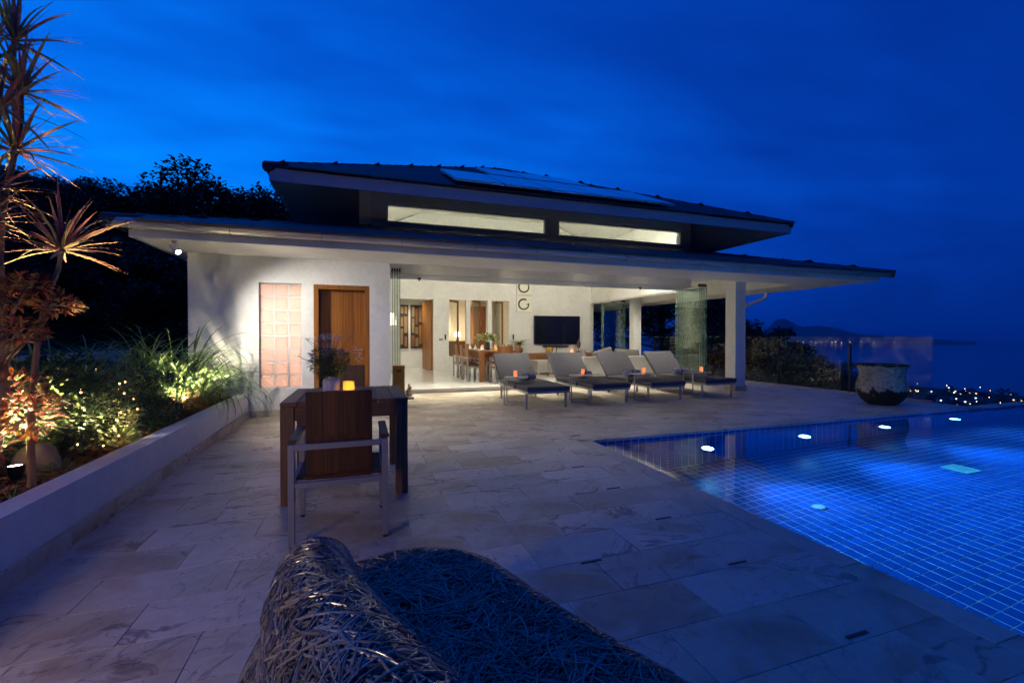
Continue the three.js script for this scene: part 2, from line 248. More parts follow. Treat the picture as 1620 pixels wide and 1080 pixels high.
// ================================================================ the pool
{
  const XE = 13, ZE = 1.6, T = 0.106;
  const pool = struct('pool', [span(2.345, XE + 0.3, -1.7, FLOOR - 0.0035, -4.69, ZE + 0.2), span(2.345, PX - 0.0035, FLOOR - 0.0035, -0.022, PZ, ZE + 0.2), span(2.345, XE + 0.3, FLOOR - 0.0035, -0.022, -4.69, PZ - 0.0035), span(PX, XE + 0.3, FLOOR - 0.0035, -0.022, ZE, ZE + 0.2), span(XE, XE + 0.3, FLOOR - 0.0035, -0.06, PZ - 0.0035, ZE)], M.poolGrout);
  const R = rng(9), list = [];
  for (let i = 0; i < 99; i++) for (let j = 0; j < 57; j++) list.push({ x: PX + 0.053 + i * T, z: PZ + 0.053 + j * T, m: Math.floor(R() * 3) });
  const [near, far] = pick(list.filter((t) => t.x < XE - 0.05 && t.z < ZE - 0.05), 300, (t) => Math.hypot(t.x, t.z) + (inFrame(t.x, -0.85, t.z, 0.0) && t.x > 3.55 ? 0 : 100));
  const tg = tileGeo(0.0975, 0.0975, 0.005, 0.0012), third = (i, j) => Math.floor(hsh(i * 3 + 7, j * 5 + 11) * 3);
  for (const t of near) { const me = new THREE.Mesh(tg, M.poolTile[t.m]); me.name = 'mosaic_tile'; me.position.set(t.x, FLOOR, t.z); me.castShadow = me.receiveShadow = true; pool.add(me); }
  for (let m = 0; m < 3; m++) {
    const gs = far.filter((t) => t.m === m).map((t) => tg.clone().translate(t.x, FLOOR, t.z));
    for (let i = 0; i < 99; i++) for (let j = 0; j < 13; j++) if (third(i, j) === m && PX + 0.05 + i * T < XE) gs.push(tg.clone().rotateX(Math.PI / 2).translate(PX + 0.053 + i * T, -0.075 - j * 0.104, PZ));
    for (let i = 0; i < 57; i++) for (let j = 0; j < 13; j++) if (third(i, j + 40) === m) gs.push(tg.clone().rotateZ(-Math.PI / 2).translate(PX, -0.075 - j * 0.104, PZ + 0.053 + i * T));
    part('mosaic_tile', gs, M.poolTile[m], pool, { keepUv: true, kind: 'stuff' });
  }
  // the narrow lip of tiles just under the water along the deck side
  const lip = tileGeo(0.078, 0.0845, 0.03, 0.003);
  part('lip_base', span(PX - 0.01, PX + 0.078, -0.12, -0.07, PZ, ZE), M.poolGrout, pool);
  for (let k = 0; k < 68; k++) { const me = new THREE.Mesh(lip, M.poolTile[k % 3]); me.name = 'lip_tile'; me.position.set(PX + 0.04, -0.046, PZ + 0.06 + k * 0.0885); me.castShadow = me.receiveShadow = true; pool.add(me); }
  // coping stones
  for (let k = 0; k < 11; k++) { const me = new THREE.Mesh(tileGeo(0.166, 0.596, 0.034, 0.003, k * 0.61, 0.3), M.stone[[1, 4, 1, 0, 4][k % 5]]); me.name = 'coping_stone'; me.position.set(2.432, 0.0015, PZ + 0.21 + k * 0.6); me.castShadow = me.receiveShadow = true; pool.add(me); }
  for (let k = 0; k < 16; k++) { const w = k === 15 ? 0.25 : 0.596; const me = new THREE.Mesh(tileGeo(w, 0.166, 0.034, 0.003, k * 0.61, 1.3), M.stone[[1, 0, 4, 0, 1][k % 5]]); me.name = 'coping_stone'; me.position.set(2.345 + k * 0.6 + w / 2, 0.0015, -4.607); me.castShadow = me.receiveShadow = true; pool.add(me); }
  struct('pool_water', span(2.42, XE + 0.05, FLOOR - 0.05, WATER, PZ - 0.08, ZE + 0.06), M.water);
  // underwater lights on the far wall, shining across the pool
  for (const [k, x] of [4.13, 5.8, 7.45, 9.15].entries()) {
    const t = thing('pool_light', ['underwater pool light where the house reflects in the water', 'second underwater pool light counted from the house-side corner of the pool', 'underwater pool light below the big whitewashed clay pot', 'underwater pool light on the wall end beyond the glass balustrade'][k], 'pool light', [x, -0.7, PZ], 0, 'pool lights in the tiled wall');
    part('ring', new THREE.TorusGeometry(0.062, 0.012, 8, 24).translate(0, 0, 0.012), M.alu, t);
    part('lens', new THREE.SphereGeometry(0.056, 20, 10).scale(1, 1, 0.4).translate(0, 0, 0.012), glow(0.55, 0.85, 1, 22), t);
    spot(L(0.07, 0.46, 1), 74, [x, -0.7, PZ + 0.06], [x + 0.35, -0.88, PZ + 3], 0.72, 1, 3); spot(L(0.07, 0.46, 1), 6, [x, -0.7, PZ + 0.07], [x + 0.2, -0.7, PZ + 3], 1.4, 1, 3);
  }
  const dr = thing('pool_drain', 'round white drain cover on the blue pool floor', 'drain', [4.24, FLOOR + 0.004, -3.11]);
  part('rim', new THREE.TorusGeometry(0.05, 0.007, 8, 28).rotateX(Math.PI / 2), M.whiteWare, dr);
  part('cover', [cyl(0.049, 0.05, 0.008, 0, 0, 0, 28), ...[-0.027, -0.009, 0.009, 0.027].map((x) => bx(0.006, 0.008, 0.055, x, 0.007, 0))], M.whiteWare, dr);
  const gr = thing('pool_grate', 'rectangular pale green slatted grate on the pool floor', 'grate', [6.62, FLOOR + 0.006, -3.17]);
  const gm = mat(L(0.35, 0.75, 0.6), 0.6);
  part('frame', [bx(0.26, 0.012, 0.012, 0, 0, -0.125), bx(0.26, 0.012, 0.012, 0, 0, 0.125), bx(0.012, 0.012, 0.24, -0.125, 0, 0), bx(0.012, 0.012, 0.24, 0.125, 0, 0)], gm, gr);
  for (let k = 0; k < 8; k++) part('slat', bx(0.237, 0.01, 0.021, 0, 0.001, -0.104 + k * 0.0297), gm, gr);
}

// ================================================================ the planter
{
  const p = thing('planter', 'long low white planter wall with stone skirting beside the terrace', 'planter', [0, 0, 0]);
  part('wall', [span(-1.747, -1.6, -0.3, 0.355, -7.418, 2.4), span(-3.6, -1.747, -0.3, 0.0, -7.418, 2.4), span(-3.75, -3.6, -0.3, 0.355, -5.6, 2.4), span(-3.78, -3.69, -0.3, 0.98, -9, -5.6)], M.plaster, p);
  for (let k = 0; k < 17; k++) { const me = part('skirting_stone', rb(0.018, 0.105, 0.596, 0, 0, 0, 0.003), M.stone[[1, 0, 4, 2, 1, 3][k % 6]], p, { ou: k * 0.7, ov: k * 0.31 }); me.position.set(-1.591, 0.053, -7.1 + k * 0.6); }
  struct('soil', span(-3.6, -1.748, 0.0, 0.31, -7.417, 2.4), M.soil, { kind: 'structure' });
  const R = rng(31), g = new THREE.BoxGeometry(0.05, 0.006, 0.016), im = new THREE.InstancedMesh(g, mat(L(0.16, 0.075, 0.03), 0.9), 5200), d = new THREE.Object3D(), c = new THREE.Color();
  for (let i = 0; i < 5200; i++) { d.position.set(-1.76 - R() * 1.3, 0.313 + R() * 0.03, -2 - R() * 5.4); d.rotation.set((R() - 0.5) * 0.9, R() * 6.3, (R() - 0.5) * 0.9); d.scale.set(0.4 + R() * 1.1, 0.6 + R() * 1.2, 0.5 + R() * 1.2); d.updateMatrix(); im.setMatrixAt(i, d.matrix); const k = 0.5 + R() * 1.1; im.setColorAt(i, c.setRGB(k, k * (0.85 + R() * 0.3), k)); }
  im.name = 'bark_mulch'; im.userData = { kind: 'stuff', label: 'brown bark mulch over the planter soil', category: 'mulch' }; im.castShadow = im.receiveShadow = true; scene.add(im);
}

// ================================================================ glass balustrades
function balustrade(label, posts, axis, c, h, y0, group) {
  const t = thing('glass_balustrade', label, 'balustrade', [0, 0, 0]);
  for (let i = 0; i < posts.length - 1; i++) { const a = posts[i] - 0.02, b = posts[i + 1] + 0.02; part('pane', axis === 'z' ? span(c - 0.005, c + 0.005, y0 + 0.03, h, a, b) : span(a, b, y0 + 0.03, h, c - 0.005, c + 0.005), M.glass, t); part('pane_edge', axis === 'z' ? span(c - 0.006, c + 0.006, h, h + 0.004, a, b) : span(a, b, h, h + 0.004, c - 0.006, c + 0.006), M.glassEdge, t); }
  posts.slice(1, -1).forEach((z) => part('post', axis === 'z' ? rb(0.05, h - y0 - 0.12, 0.035, c, (h - 0.12 + y0) / 2, z, 0.004) : rb(0.035, h - y0 - 0.12, 0.05, z, (h - 0.12 + y0) / 2, c, 0.004), M.black, t));
  part('base_rail', axis === 'z' ? span(c - 0.025, c + 0.025, y0 - 0.02, y0 + 0.03, posts[posts.length - 1], posts[0]) : span(posts[posts.length - 1], posts[0], y0 - 0.02, y0 + 0.03, c - 0.025, c + 0.025), M.greyMetal, t);
}
balustrade('clear glass balustrade with dark posts at the terrace edge behind the clay pot', [-5.14, -6.6, -8.3, -9.95, -11.6, -13.25, -14.9, -16.5], 'z', 9.9, 1.2, 0.0);
balustrade('glass balustrade behind the planted bed beside the dark woods', [2.2, 0.6, -1.0, -2.6, -4.2, -5.8, -7.4, -9], 'z', -3.66, 1.03, 0.33);

// ================================================================ the villa
const villa = thing('villa', 'white villa with two dark tiled roofs and a wide lit opening', 'house', [0, 0, 0]);
{
  const FZ = -7.42, BZ = -7.64, OZ = -9.45;
  // ---- front block with glass blocks and door
  const fw = part('front_wall', [span(-2.35, -1.459, 0, 2.58, BZ, FZ), span(-1.459, -0.87, 0, 0.426, BZ, FZ), span(-1.459, -0.87, 2.013, 2.58, BZ, FZ), span(-0.87, -0.71, 0, 2.58, BZ, FZ), span(-0.71, 0.11, 2.014, 2.58, BZ, FZ), span(0.11, 0.43, 0, 2.58, BZ, FZ), span(0.21, 0.43, 0, 2.8, OZ, BZ), span(-2.35, -2.13, -0.3, 2.58, -17.3, BZ), span(-2.13, 0.21, 0, 2.8, OZ, -9.3), span(-2.13, 0.21, -0.2, 0.0, -9.3, BZ), span(-2.13, 0.21, 2.5, 2.58, -9.3, BZ)], M.plaster, villa);
  for (let k = 0; k < 4; k++) { const a = [-1.58, -0.99, 0.115][k === 3 ? 2 : k] ?? 0; if (k === 2) continue; const b = k === 0 ? -0.994 : k === 1 ? -0.716 : 0.428; part('skirting_stone', rb(b - a, 0.105, 0.018, (a + b) / 2, 0.053, FZ + 0.01, 0.003), M.stone[k ? 3 : 1], fw, { ou: k * 1.3 }); }
  part('skirting_stone', rb(0.018, 0.105, 1.9, 0.44, 0.053, -8.4, 0.003), M.stone[1], fw, { ou: 2.2 });
  // ---- glass block window
  const gb = part('glass_block_window', [...[0, 1, 2, 3].map((i) => bx(0.02, 1.585, 0.07, -1.459 + 0.0055 + i * 0.1926, 1.2195, -7.5)), ...Array.from({ length: 9 }, (_, j) => bx(0.587, 0.02, 0.066, -1.1645, 0.426 + 0.0055 + j * 0.197, -7.5))], M.mortar, villa);
  const bg = rb(0.171, 0.175, 0.08, 0, 0, 0, 0.016, 3); uvm(bg);
  for (let i = 0; i < 3; i++) for (let j = 0; j < 8; j++) { const g = i + j ? bg : bg; const me = new THREE.Mesh(g, M.frostBlock); me.name = 'glass_block'; me.position.set(-1.459 + 0.1018 + i * 0.1926, 0.426 + 0.104 + j * 0.197, -7.497); me.castShadow = me.receiveShadow = true; gb.add(me); }
  // ---- door
  const dr = part('door', [rb(0.07, 2.014, 0.16, -0.675, 1.007, -7.5, 0.004), rb(0.07, 2.014, 0.16, 0.075, 1.007, -7.5, 0.004), rb(0.68, 0.07, 0.16, -0.3, 1.979, -7.5, 0.004)], M.doorWood[0], villa, { long: 'y', label: 'wooden door frame with upright boards and a dark lower panel' });
  for (let i = 0; i < 4; i++) part('board', rb(0.167, 1.19, 0.04, -0.557 + i * 0.1705, 1.345, -7.55, 0.002), M.doorWood[i === 0 || i === 2 ? 1 : 0], dr, { long: 'y', ou: i * 0.37 });
  part('lower_panel', rb(0.676, 0.735, 0.036, -0.3, 0.38, -7.55, 0.003), M.walnut, dr, { long: 'y' });
  part('core_panel', bx(0.69, 1.95, 0.012, -0.3, 0.976, -7.577), M.walnut, dr);
  part('handle', [rod([0.0, 1.0, -7.53], [0.0, 1.0, -7.48], 0.01), rod([0.0, 1.0, -7.48], [-0.11, 1.0, -7.48], 0.009)], M.steel, dr);
  // ---- main room shell
  const z0 = -9.65;
  const uw = part('clerestory_wall', [span(0.17, 8.18, 2.86, 3.545, z0, OZ), span(0.17, 0.462, 3.545, 4.5, z0, OZ), span(4.062, 4.324, 3.545, 3.96, z0, OZ), span(7.857, 8.18, 3.545, 3.96, z0, OZ), span(0.462, 8.18, 3.96, 4.5, z0, OZ)], M.fascia, villa);
  part('opening_beam', span(0.17, 8.18, 2.515, 2.86, z0 + 0.002, OZ), M.plaster, villa);
  part('side_wall', [span(-0.05, 0.168, 0, 4.5, -17.3, OZ - 0.003), span(7.98, 8.178, 2.45, 4.5, -14.6, z0 - 0.002), span(7.98, 8.178, 0, 4.5, -17.3, -14.6), span(-2.13, 8.178, 0, 4.5, -17.5, -17.3)], M.plasterIn, villa);
  part('partition_wall', [span(0.17, 1.12, 0, 4.5, -14.6, -14.4), span(1.12, 2.19, 2.424, 4.5, -14.6, -14.4), span(2.19, 2.70, 0, 4.5, -14.6, -14.4), ...[[2.70, 3.29], [3.42, 4.03], [4.18, 4.78]].flatMap(([a, b]) => [span(a, b, 0, 0.57, -14.6, -14.4), span(a, b, 2.43, 4.5, -14.6, -14.4)]), span(3.29, 3.42, 0, 4.5, -14.6, -14.4), span(4.03, 4.18, 0, 4.5, -14.6, -14.4), span(4.78, 7.98, 0, 4.5, -14.6, -14.4), slab([0.17, 4.5, -14.4], [0.17, 4.5, -14.6], [8.0, 4.5, -14.6], [8.0, 4.5, -14.4], 0.001), ...[[0.3, 1.8, 4.5, 5.2], [1.8, 6.5, 5.2, 5.2], [6.5, 8.0, 5.2, 4.5]].map(([a, b, p, q]) => poly([[a, 4.49, -14.4], [b, 4.49, -14.4], [b, q, -14.4], [a, p, -14.4]], [0, 1, 2, 0, 2, 3]))], M.plasterIn, villa);
  part('room_ceiling', [slab([0.0, 4.5, -9.5], [8.2, 4.5, -9.5], [6.58, 5.25, -11.1], [1.77, 5.25, -11.1], 0.05), slab([0.0, 4.5, -9.5], [1.77, 5.25, -11.1], [1.77, 5.25, -17.4], [0.0, 4.5, -17.4], 0.05), slab([8.2, 4.5, -9.5], [8.2, 4.5, -17.4], [6.58, 5.25, -17.4], [6.58, 5.25, -11.1], 0.05), slab([1.77, 5.25, -11.1], [6.58, 5.25, -11.1], [6.58, 5.25, -17.4], [1.77, 5.25, -17.4], 0.05)], M.plasterIn, villa);
  part('inner_wall', [span(2.40, 2.5, 0, 2.7, -17.3, -14.6), span(0.17, 2.40, 0, 2.7, -16.3, -16.2), span(5.2, 5.3, 0, 2.7, -17.3, -14.6), span(0.17, 7.98, 2.7, 2.8, -17.3, -14.6)], M.plasterIn, villa);
  // ---- interior floor of glossy tiles, one step up
  const fl = part('room_floor', [span(0.17, 8.18, -0.05, 0.091, -17.3, -9.46)], M.plasterIn, villa);
  const ft = tileGeo(0.597, 0.597, 0.01, 0.0015);
  for (let i = 0; i < 14; i++) for (let j = 0; j < 12; j++) { const x = 0.64 + i * 0.6, z = -9.9 - j * 0.6; if (x > 8.0 || z < -16.2 && x > 2.4) continue; const me = new THREE.Mesh(ft, M.floorTile[(i * 7 + j * 3) % 5 === 0 ? 1 : 0]); me.name = 'floor_tile'; me.position.set(x, 0.1, z); me.castShadow = me.receiveShadow = true; fl.add(me); }
  part('step_nosing', rb(7.74, 0.03, 0.16, 4.31, 0.0875, -9.5, 0.006), M.floorTile[1], fl);
  part('room_skirting', [span(2.2, 4.9, 0.1, 0.19, -14.4, -14.385), span(0.18, 1.1, 0.1, 0.19, -14.4, -14.385)], M.whiteWare, fl);
  // ---- clerestory windows
  for (const [a, b] of [[0.462, 4.062], [4.324, 7.857]]) {
    const w = part('clerestory_window', [rb(b - a, 0.05, 0.1, (a + b) / 2, 3.935, -9.47, 0.004), rb(b - a, 0.05, 0.1, (a + b) / 2, 3.57, -9.47, 0.004), rb(0.05, 0.315, 0.1, a + 0.025, 3.7525, -9.47, 0.004), rb(0.05, 0.315, 0.1, b - 0.025, 3.7525, -9.47, 0.004)], M.trim, villa);
    part('pane', span(a + 0.05, b - 0.05, 3.595, 3.91, -9.483, -9.477), M.glass, w);
    part('hood_trim', rb(b - a + 0.06, 0.03, 0.05, (a + b) / 2, 3.985, -9.43, 0.004), M.trim, w);
  }
  // ---- beam over the opening, track and hangers
  const tr = part('sliding_track', [rb(7.95, 0.1, 0.1, 4.3, 2.462, -9.5, 0.006), rb(7.95, 0.012, 0.13, 4.3, 2.521, -9.49, 0.003), rb(0.1, 0.1, 4.9, 8.08, 2.462, -12.0, 0.006)], M.trim, villa, { label: 'aluminium sliding track over the opening' });
  for (const x of [1.14, 6.6]) part('hanger', [rb(0.07, 0.04, 0.04, x, 2.43, -9.43, 0.006), cyl(0.012, 0.012, 0.05, x, 2.4, -9.43, 10)], M.black, tr);
  // ---- veranda soffit: a flat strip round a raised ceiling
  const so = part('soffit', [span(-2.58, 10.45, 2.4, 2.45, FZ - 0.02, -6.44), span(9.4, 10.45, 2.4, 2.45, -19.4, FZ - 0.02), span(-2.58, -2.35, 2.4, 2.45, -19.4, FZ - 0.02)], M.soffit, villa);
  part('raised_ceiling', [span(0.43, 9.4, 2.8, 2.85, OZ, FZ - 0.02), span(8.18, 9.4, 2.8, 2.85, -19.4, OZ), span(0.43, 9.4, 2.45, 2.8, FZ - 0.07, FZ - 0.022), span(9.35, 9.398, 2.45, 2.8, -19.4, FZ - 0.07)], M.soffit, so);
  part('fascia_board', [span(-2.58, 10.45, 2.392, 2.56, -6.44, -6.405), span(-2.615, -2.58, 2.392, 2.56, -19.4, -6.405), span(10.45, 10.485, 2.392, 2.56, -19.4, -6.405)], M.fascia, so);
  // ---- columns
  for (const [x, z, lab] of [[8.015, -7.825, 'corner column of the veranda'], [9.15, -13.35, 'slim column at the side terrace']]) { const c = part('column', rb(0.29, 2.82, 0.29, x, 1.41, z, 0.006), M.plaster, villa, { label: lab }); part('column_base', [span(x - 0.163, x + 0.163, 0, 0.105, z + 0.146, z + 0.163), span(x - 0.163, x - 0.146, 0, 0.105, z - 0.146, z + 0.146), span(x + 0.146, x + 0.163, 0, 0.105, z - 0.146, z + 0.146)], M.stone[1], c); }
  // ---- gutter and downpipe
  const half = (len) => { const g = new THREE.CylinderGeometry(0.062, 0.062, len, 14, 1, true, 0, Math.PI); return g.rotateZ(Math.PI / 2); };
  const gh = new THREE.CylinderGeometry(0.062, 0.062, 13.45, 14, 1, true, Math.PI, Math.PI).rotateY(0).rotateZ(Math.PI / 2);
  gh.rotateX(-Math.PI / 2);
  const gu = part('gutter', [gh.clone().translate(3.98, 2.535, -6.335), gh.clone().scale(1, 0.94, 0.94).translate(3.98, 2.535, -6.335), rod([-2.745, 2.537, -6.273], [10.705, 2.537, -6.273], 0.006), rod([-2.745, 2.537, -6.397], [10.705, 2.537, -6.397], 0.006)], M.gutter, villa, { label: 'half round metal gutter along the lower eave' });
  for (const x of [-2.58, -1.55, -0.5, 0.52, 1.58, 2.55, 3.38, 4.15, 4.92, 5.67, 6.66, 7.72, 8.73, 9.75]) part('bracket', [new THREE.TorusGeometry(0.068, 0.007, 6, 14, Math.PI).rotateZ(Math.PI).rotateY(Math.PI / 2).translate(x, 2.535, -6.335), bx(0.02, 0.012, 0.16, x, 2.545, -6.33)], M.greyMetal, gu);
  part('downpipe', [tube([[10.38, 2.45, -9.1], [10.38, 2.34, -9.1], [10.3, 2.24, -9.1], [9.75, 2.06, -9.1], [9.45, 1.95, -9.1], [9.34, 1.86, -9.1], [9.33, 1.6, -9.1], [9.33, 0.0, -9.1]], 0.045, 12, 40)], M.plaster, gu);
  // ---- roofs
  const R = rng(15), tiles = [], TW = 0.3, TE = 0.28, TL = 0.335, TT = 0.026;
  const proto = [0, 1, 2].map((k) => { const g = new THREE.BoxGeometry(TW - 0.006, TT, TL); return uvm(g, undefined, k * 0.3, k * 0.7); });
  // a slope: eave from a to b, top from d to c; rows of tiles clipped to it
  function slope(owner, a, b, c, d, front) {
    const A = V(...a), B = V(...b), C = V(...c), D = V(...d), u = B.clone().sub(A).normalize(), n = u.clone().cross(D.clone().sub(A)).normalize(); if (n.y < 0) n.negate();
    const v = n.clone().cross(u).normalize(); if (v.y < 0) v.negate();
    const len = B.distanceTo(A), hgt = D.clone().sub(A).dot(v), sl = D.clone().sub(A).dot(u), sr = len - C.clone().sub(A).dot(u);
    const tilt = new THREE.Quaternion().setFromAxisAngle(V(1, 0, 0), 0.075), basis = new THREE.Quaternion().setFromRotationMatrix(new THREE.Matrix4().makeBasis(u, n, u.clone().cross(n)));
    for (let r = 0; r * TE < hgt - 0.08; r++) {
      const y = r * TE + TL / 2 - 0.05, t = clamp((r * TE + 0.1) / hgt), x0 = sl * t, x1 = len - sr * t;
      for (let q = Math.floor(x0 / TW) - 1; q * TW < x1; q++) {
        const x = q * TW + (r & 1 ? TW / 2 : 0) + TW / 2; if (x < x0 + TW * 0.25 || x > x1 - TW * 0.25) continue;
        const p = A.clone().addScaledVector(u, x).addScaledVector(v, y).addScaledVector(n, 0.03 + (R() - 0.5) * 0.004);
        tiles.push({ owner, p, q: basis.clone().multiply(tilt), m: Math.floor(R() * 3), d: (front ? 0 : 60) + p.distanceTo(V(0, 1.2, 0)) + (inFrame(p.x, p.y, p.z) ? 0 : 100) });
      }
    }
  }
  const lo = part('lower_roof', [slab([-2.8, 2.56, -6.29], [10.75, 2.56, -6.29], [8.18, 3.42, -9.45], [0.17, 3.42, -9.45], 0.05), slab([10.75, 2.56, -6.29], [10.75, 2.56, -19.8], [8.18, 3.42, -17.3], [8.18, 3.42, -9.45], 0.05), slab([-2.8, 2.56, -19.8], [-2.8, 2.56, -6.29], [0.17, 3.42, -9.45], [0.17, 3.42, -17.3], 0.05), slab([10.75, 2.56, -19.8], [-2.8, 2.56, -19.8], [0.17, 3.42, -17.3], [8.18, 3.42, -17.3], 0.05)], M.roof[2], villa);
  slope(lo, [-2.8, 2.56, -6.29], [10.75, 2.56, -6.29], [8.18, 3.42, -9.45], [0.17, 3.42, -9.45], true);
  slope(lo, [10.75, 2.56, -6.29], [10.75, 2.56, -19.8], [8.18, 3.42, -17.3], [8.18, 3.42, -9.45]);
  slope(lo, [-2.8, 2.56, -19.8], [-2.8, 2.56, -6.29], [0.17, 3.42, -9.45], [0.17, 3.42, -17.3]);
  const AP = [4.17, 6.51, -13.46], c0 = [-1.42, 3.9, -7.84], c1 = [9.77, 3.9, -7.84], c2 = [9.77, 3.9, -19.05], c3 = [-1.42, 3.9, -19.05];
  const up = part('upper_roof', [poly([c0, c1, AP], [0, 1, 2]), poly([c1, c2, AP], [0, 1, 2]), poly([c2, c3, AP], [0, 1, 2]), poly([c3, c0, AP], [0, 1, 2])], M.roof[2], villa);
  slope(up, c0, c1, AP, AP, true); slope(up, c1, c2, AP, AP); slope(up, c3, c0, AP, AP);
  tiles.sort((a, b) => a.d - b.d);
  const mm = new THREE.Matrix4(), left = new Map();
  tiles.forEach((t, i) => {
    if (i < 300) { const me = new THREE.Mesh(proto[t.m], M.roof[t.m]); me.name = 'roof_tile'; me.position.copy(t.p); me.quaternion.copy(t.q); me.castShadow = me.receiveShadow = true; t.owner.add(me); }
    else { const k = t.owner.name + t.m; if (!left.has(k)) left.set(k, [t.owner, t.m, []]); left.get(k)[2].push(proto[t.m].clone().applyMatrix4(mm.compose(t.p, t.q, V(1, 1, 1)))); }
  });
  for (const [owner, m, gs] of left.values()) part('roof_tile', gs, M.roof[m], owner, { keepUv: true, kind: 'stuff' });
  // hip caps
  const hip = (a, b, owner, n) => { const g0 = new THREE.CylinderGeometry(0.075, 0.085, 0.36, 8, 1, false); for (let k = 0; k < n; k++) { const p = V(...a).lerp(V(...b), (k + 0.5) / n), me = new THREE.Mesh(g0, M.roof[k % 3]); me.quaternion.setFromUnitVectors(V(0, 1, 0), V(...b).sub(V(...a)).normalize()); me.position.copy(p).add(V(0, -0.012, 0)); me.name = 'hip_cap'; me.castShadow = me.receiveShadow = true; owner.add(me); } };
  hip(c0, AP, up, 26); hip(c1, AP, up, 26); hip([10.75, 2.56, -6.29], [8.18, 3.42, -9.45], lo, 13); hip([-2.8, 2.56, -6.29], [0.17, 3.42, -9.45], lo, 13);
  part('upper_fascia', [span(-1.39, 9.74, 3.68, 3.885, -7.9, -7.865), span(-1.39, -1.355, 3.68, 3.885, -19.02, -7.9), span(9.705, 9.74, 3.68, 3.885, -19.02, -7.9)], M.fascia, up, { label: 'pale fascia board under the upper roof' });
  // boarded soffit of the upper roof
  const us = part('upper_soffit', [slab([-1.36, 3.74, -7.9], [9.71, 3.74, -7.9], [8.18, 4.46, -9.45], [0.17, 4.46, -9.45], 0.02), slab([-1.36, 3.745, -19], [-1.36, 3.745, -7.9], [0.17, 4.465, -9.45], [0.17, 4.465, -17.4], 0.01), slab([9.71, 3.745, -7.9], [9.71, 3.745, -19], [8.18, 4.465, -17.4], [8.18, 4.465, -9.45], 0.01)], M.fascia, villa);
  for (const s of [-1, 1]) for (let k = 0; k < 13; k++) {
    const a = k * 0.1175, b = a + 0.112, X = (t) => s < 0 ? -1.355 + t : 9.705 - t, Y = (t) => 3.724 + t * 0.468, zf = -7.92 - a - 0.02;
    const P = s < 0 ? [[X(a), Y(a), zf], [X(b), Y(b), zf - 0.11], [X(b), Y(b), -17.6], [X(a), Y(a), -17.6]] : [[X(b), Y(b), zf - 0.11], [X(a), Y(a), zf], [X(a), Y(a), -17.6], [X(b), Y(b), -17.6]];
    part('soffit_board', slab(P[0], P[3], P[2], P[1], 0.014), M.board, us);
  }
  // solar panels
  const sp = (x, w, z0, z1) => { const t = part('solar_panel', new THREE.BoxGeometry(w - 0.012, 0.035, Math.hypot(z1 - z0, (z1 - z0) * 0.468)), M.alu, villa); const ang = Math.atan(0.468); t.position.set(x + w / 2, 3.92 + (-7.86 - (z0 + z1) / 2) * 0.468 + 0.12, (z0 + z1) / 2); t.rotation.x = ang; const f = part('cell_sheet', new THREE.BoxGeometry(w - 0.05, 0.006, Math.hypot(z1 - z0, (z1 - z0) * 0.468) - 0.04), M.solar, t); f.position.y = 0.018; };
  for (let k = 0; k < 5; k++) sp(1.58 + k * 0.956, 0.956, -7.83, -9.45);
  for (let k = 0; k < 3; k++) sp(2.8 + k * 0.84, 0.84, -9.62, -11.15);
}

// ---------------------------------------------------------------- folding glass doors
function foldStack(label, n, place, w, group) {
  const t = thing('folding_glass_door', label, 'glass door', [0, 0, 0], 0);
  for (let k = 0; k < n; k++) {
    const [x, z, turn] = place(k), g = part('glass_panel', bx(0.01, 2.3, w, 0, 1.3, 0), M.greenGlass, t); g.position.set(x, 0, z); g.rotation.y = turn;
    part('edge', [bx(0.013, 2.3, 0.012, 0, 1.3, w / 2), bx(0.013, 2.3, 0.012, 0, 1.3, -w / 2)], M.glassEdge, g);
    part('bottom_rail', rb(0.03, 0.05, w, 0, 0.135, 0, 0.004), M.alu, g); part('top_rail', rb(0.03, 0.04, w, 0, 2.44, 0, 0.004), M.trim, g);
    part('roller', [rb(0.032, 0.06, 0.05, 0, 2.475, w / 2 - 0.03, 0.006), cyl(0.012, 0.012, 0.04, 0, 2.51, w / 2 - 0.03, 8)], M.black, g);
  }
  return t;
}
foldStack('folded stack of four clear glass door panels beside the white wall end', 4, (k) => [0.55 + k * 0.046, -9.12, 0], 0.74);
const fs2 = foldStack('folded stack of greenish glass door panels at the house corner by the loungers', 5, (k) => [7.93 + k * 0.05, -9.28, 0.06], 0.82);
part('clamp', rb(0.06, 0.07, 0.14, 7.78, 2.46, -9.55, 0.006), M.teak[0], fs2);
const fs3 = foldStack('folded glass door panels near the television at the side opening', 4, (k) => [8.55, -13.75 - k * 0.05, Math.PI / 2 - 0.05], 0.85);
part('clamp', rb(0.14, 0.07, 0.06, 8.45, 2.46, -13.7, 0.006), M.teak[0], fs3);

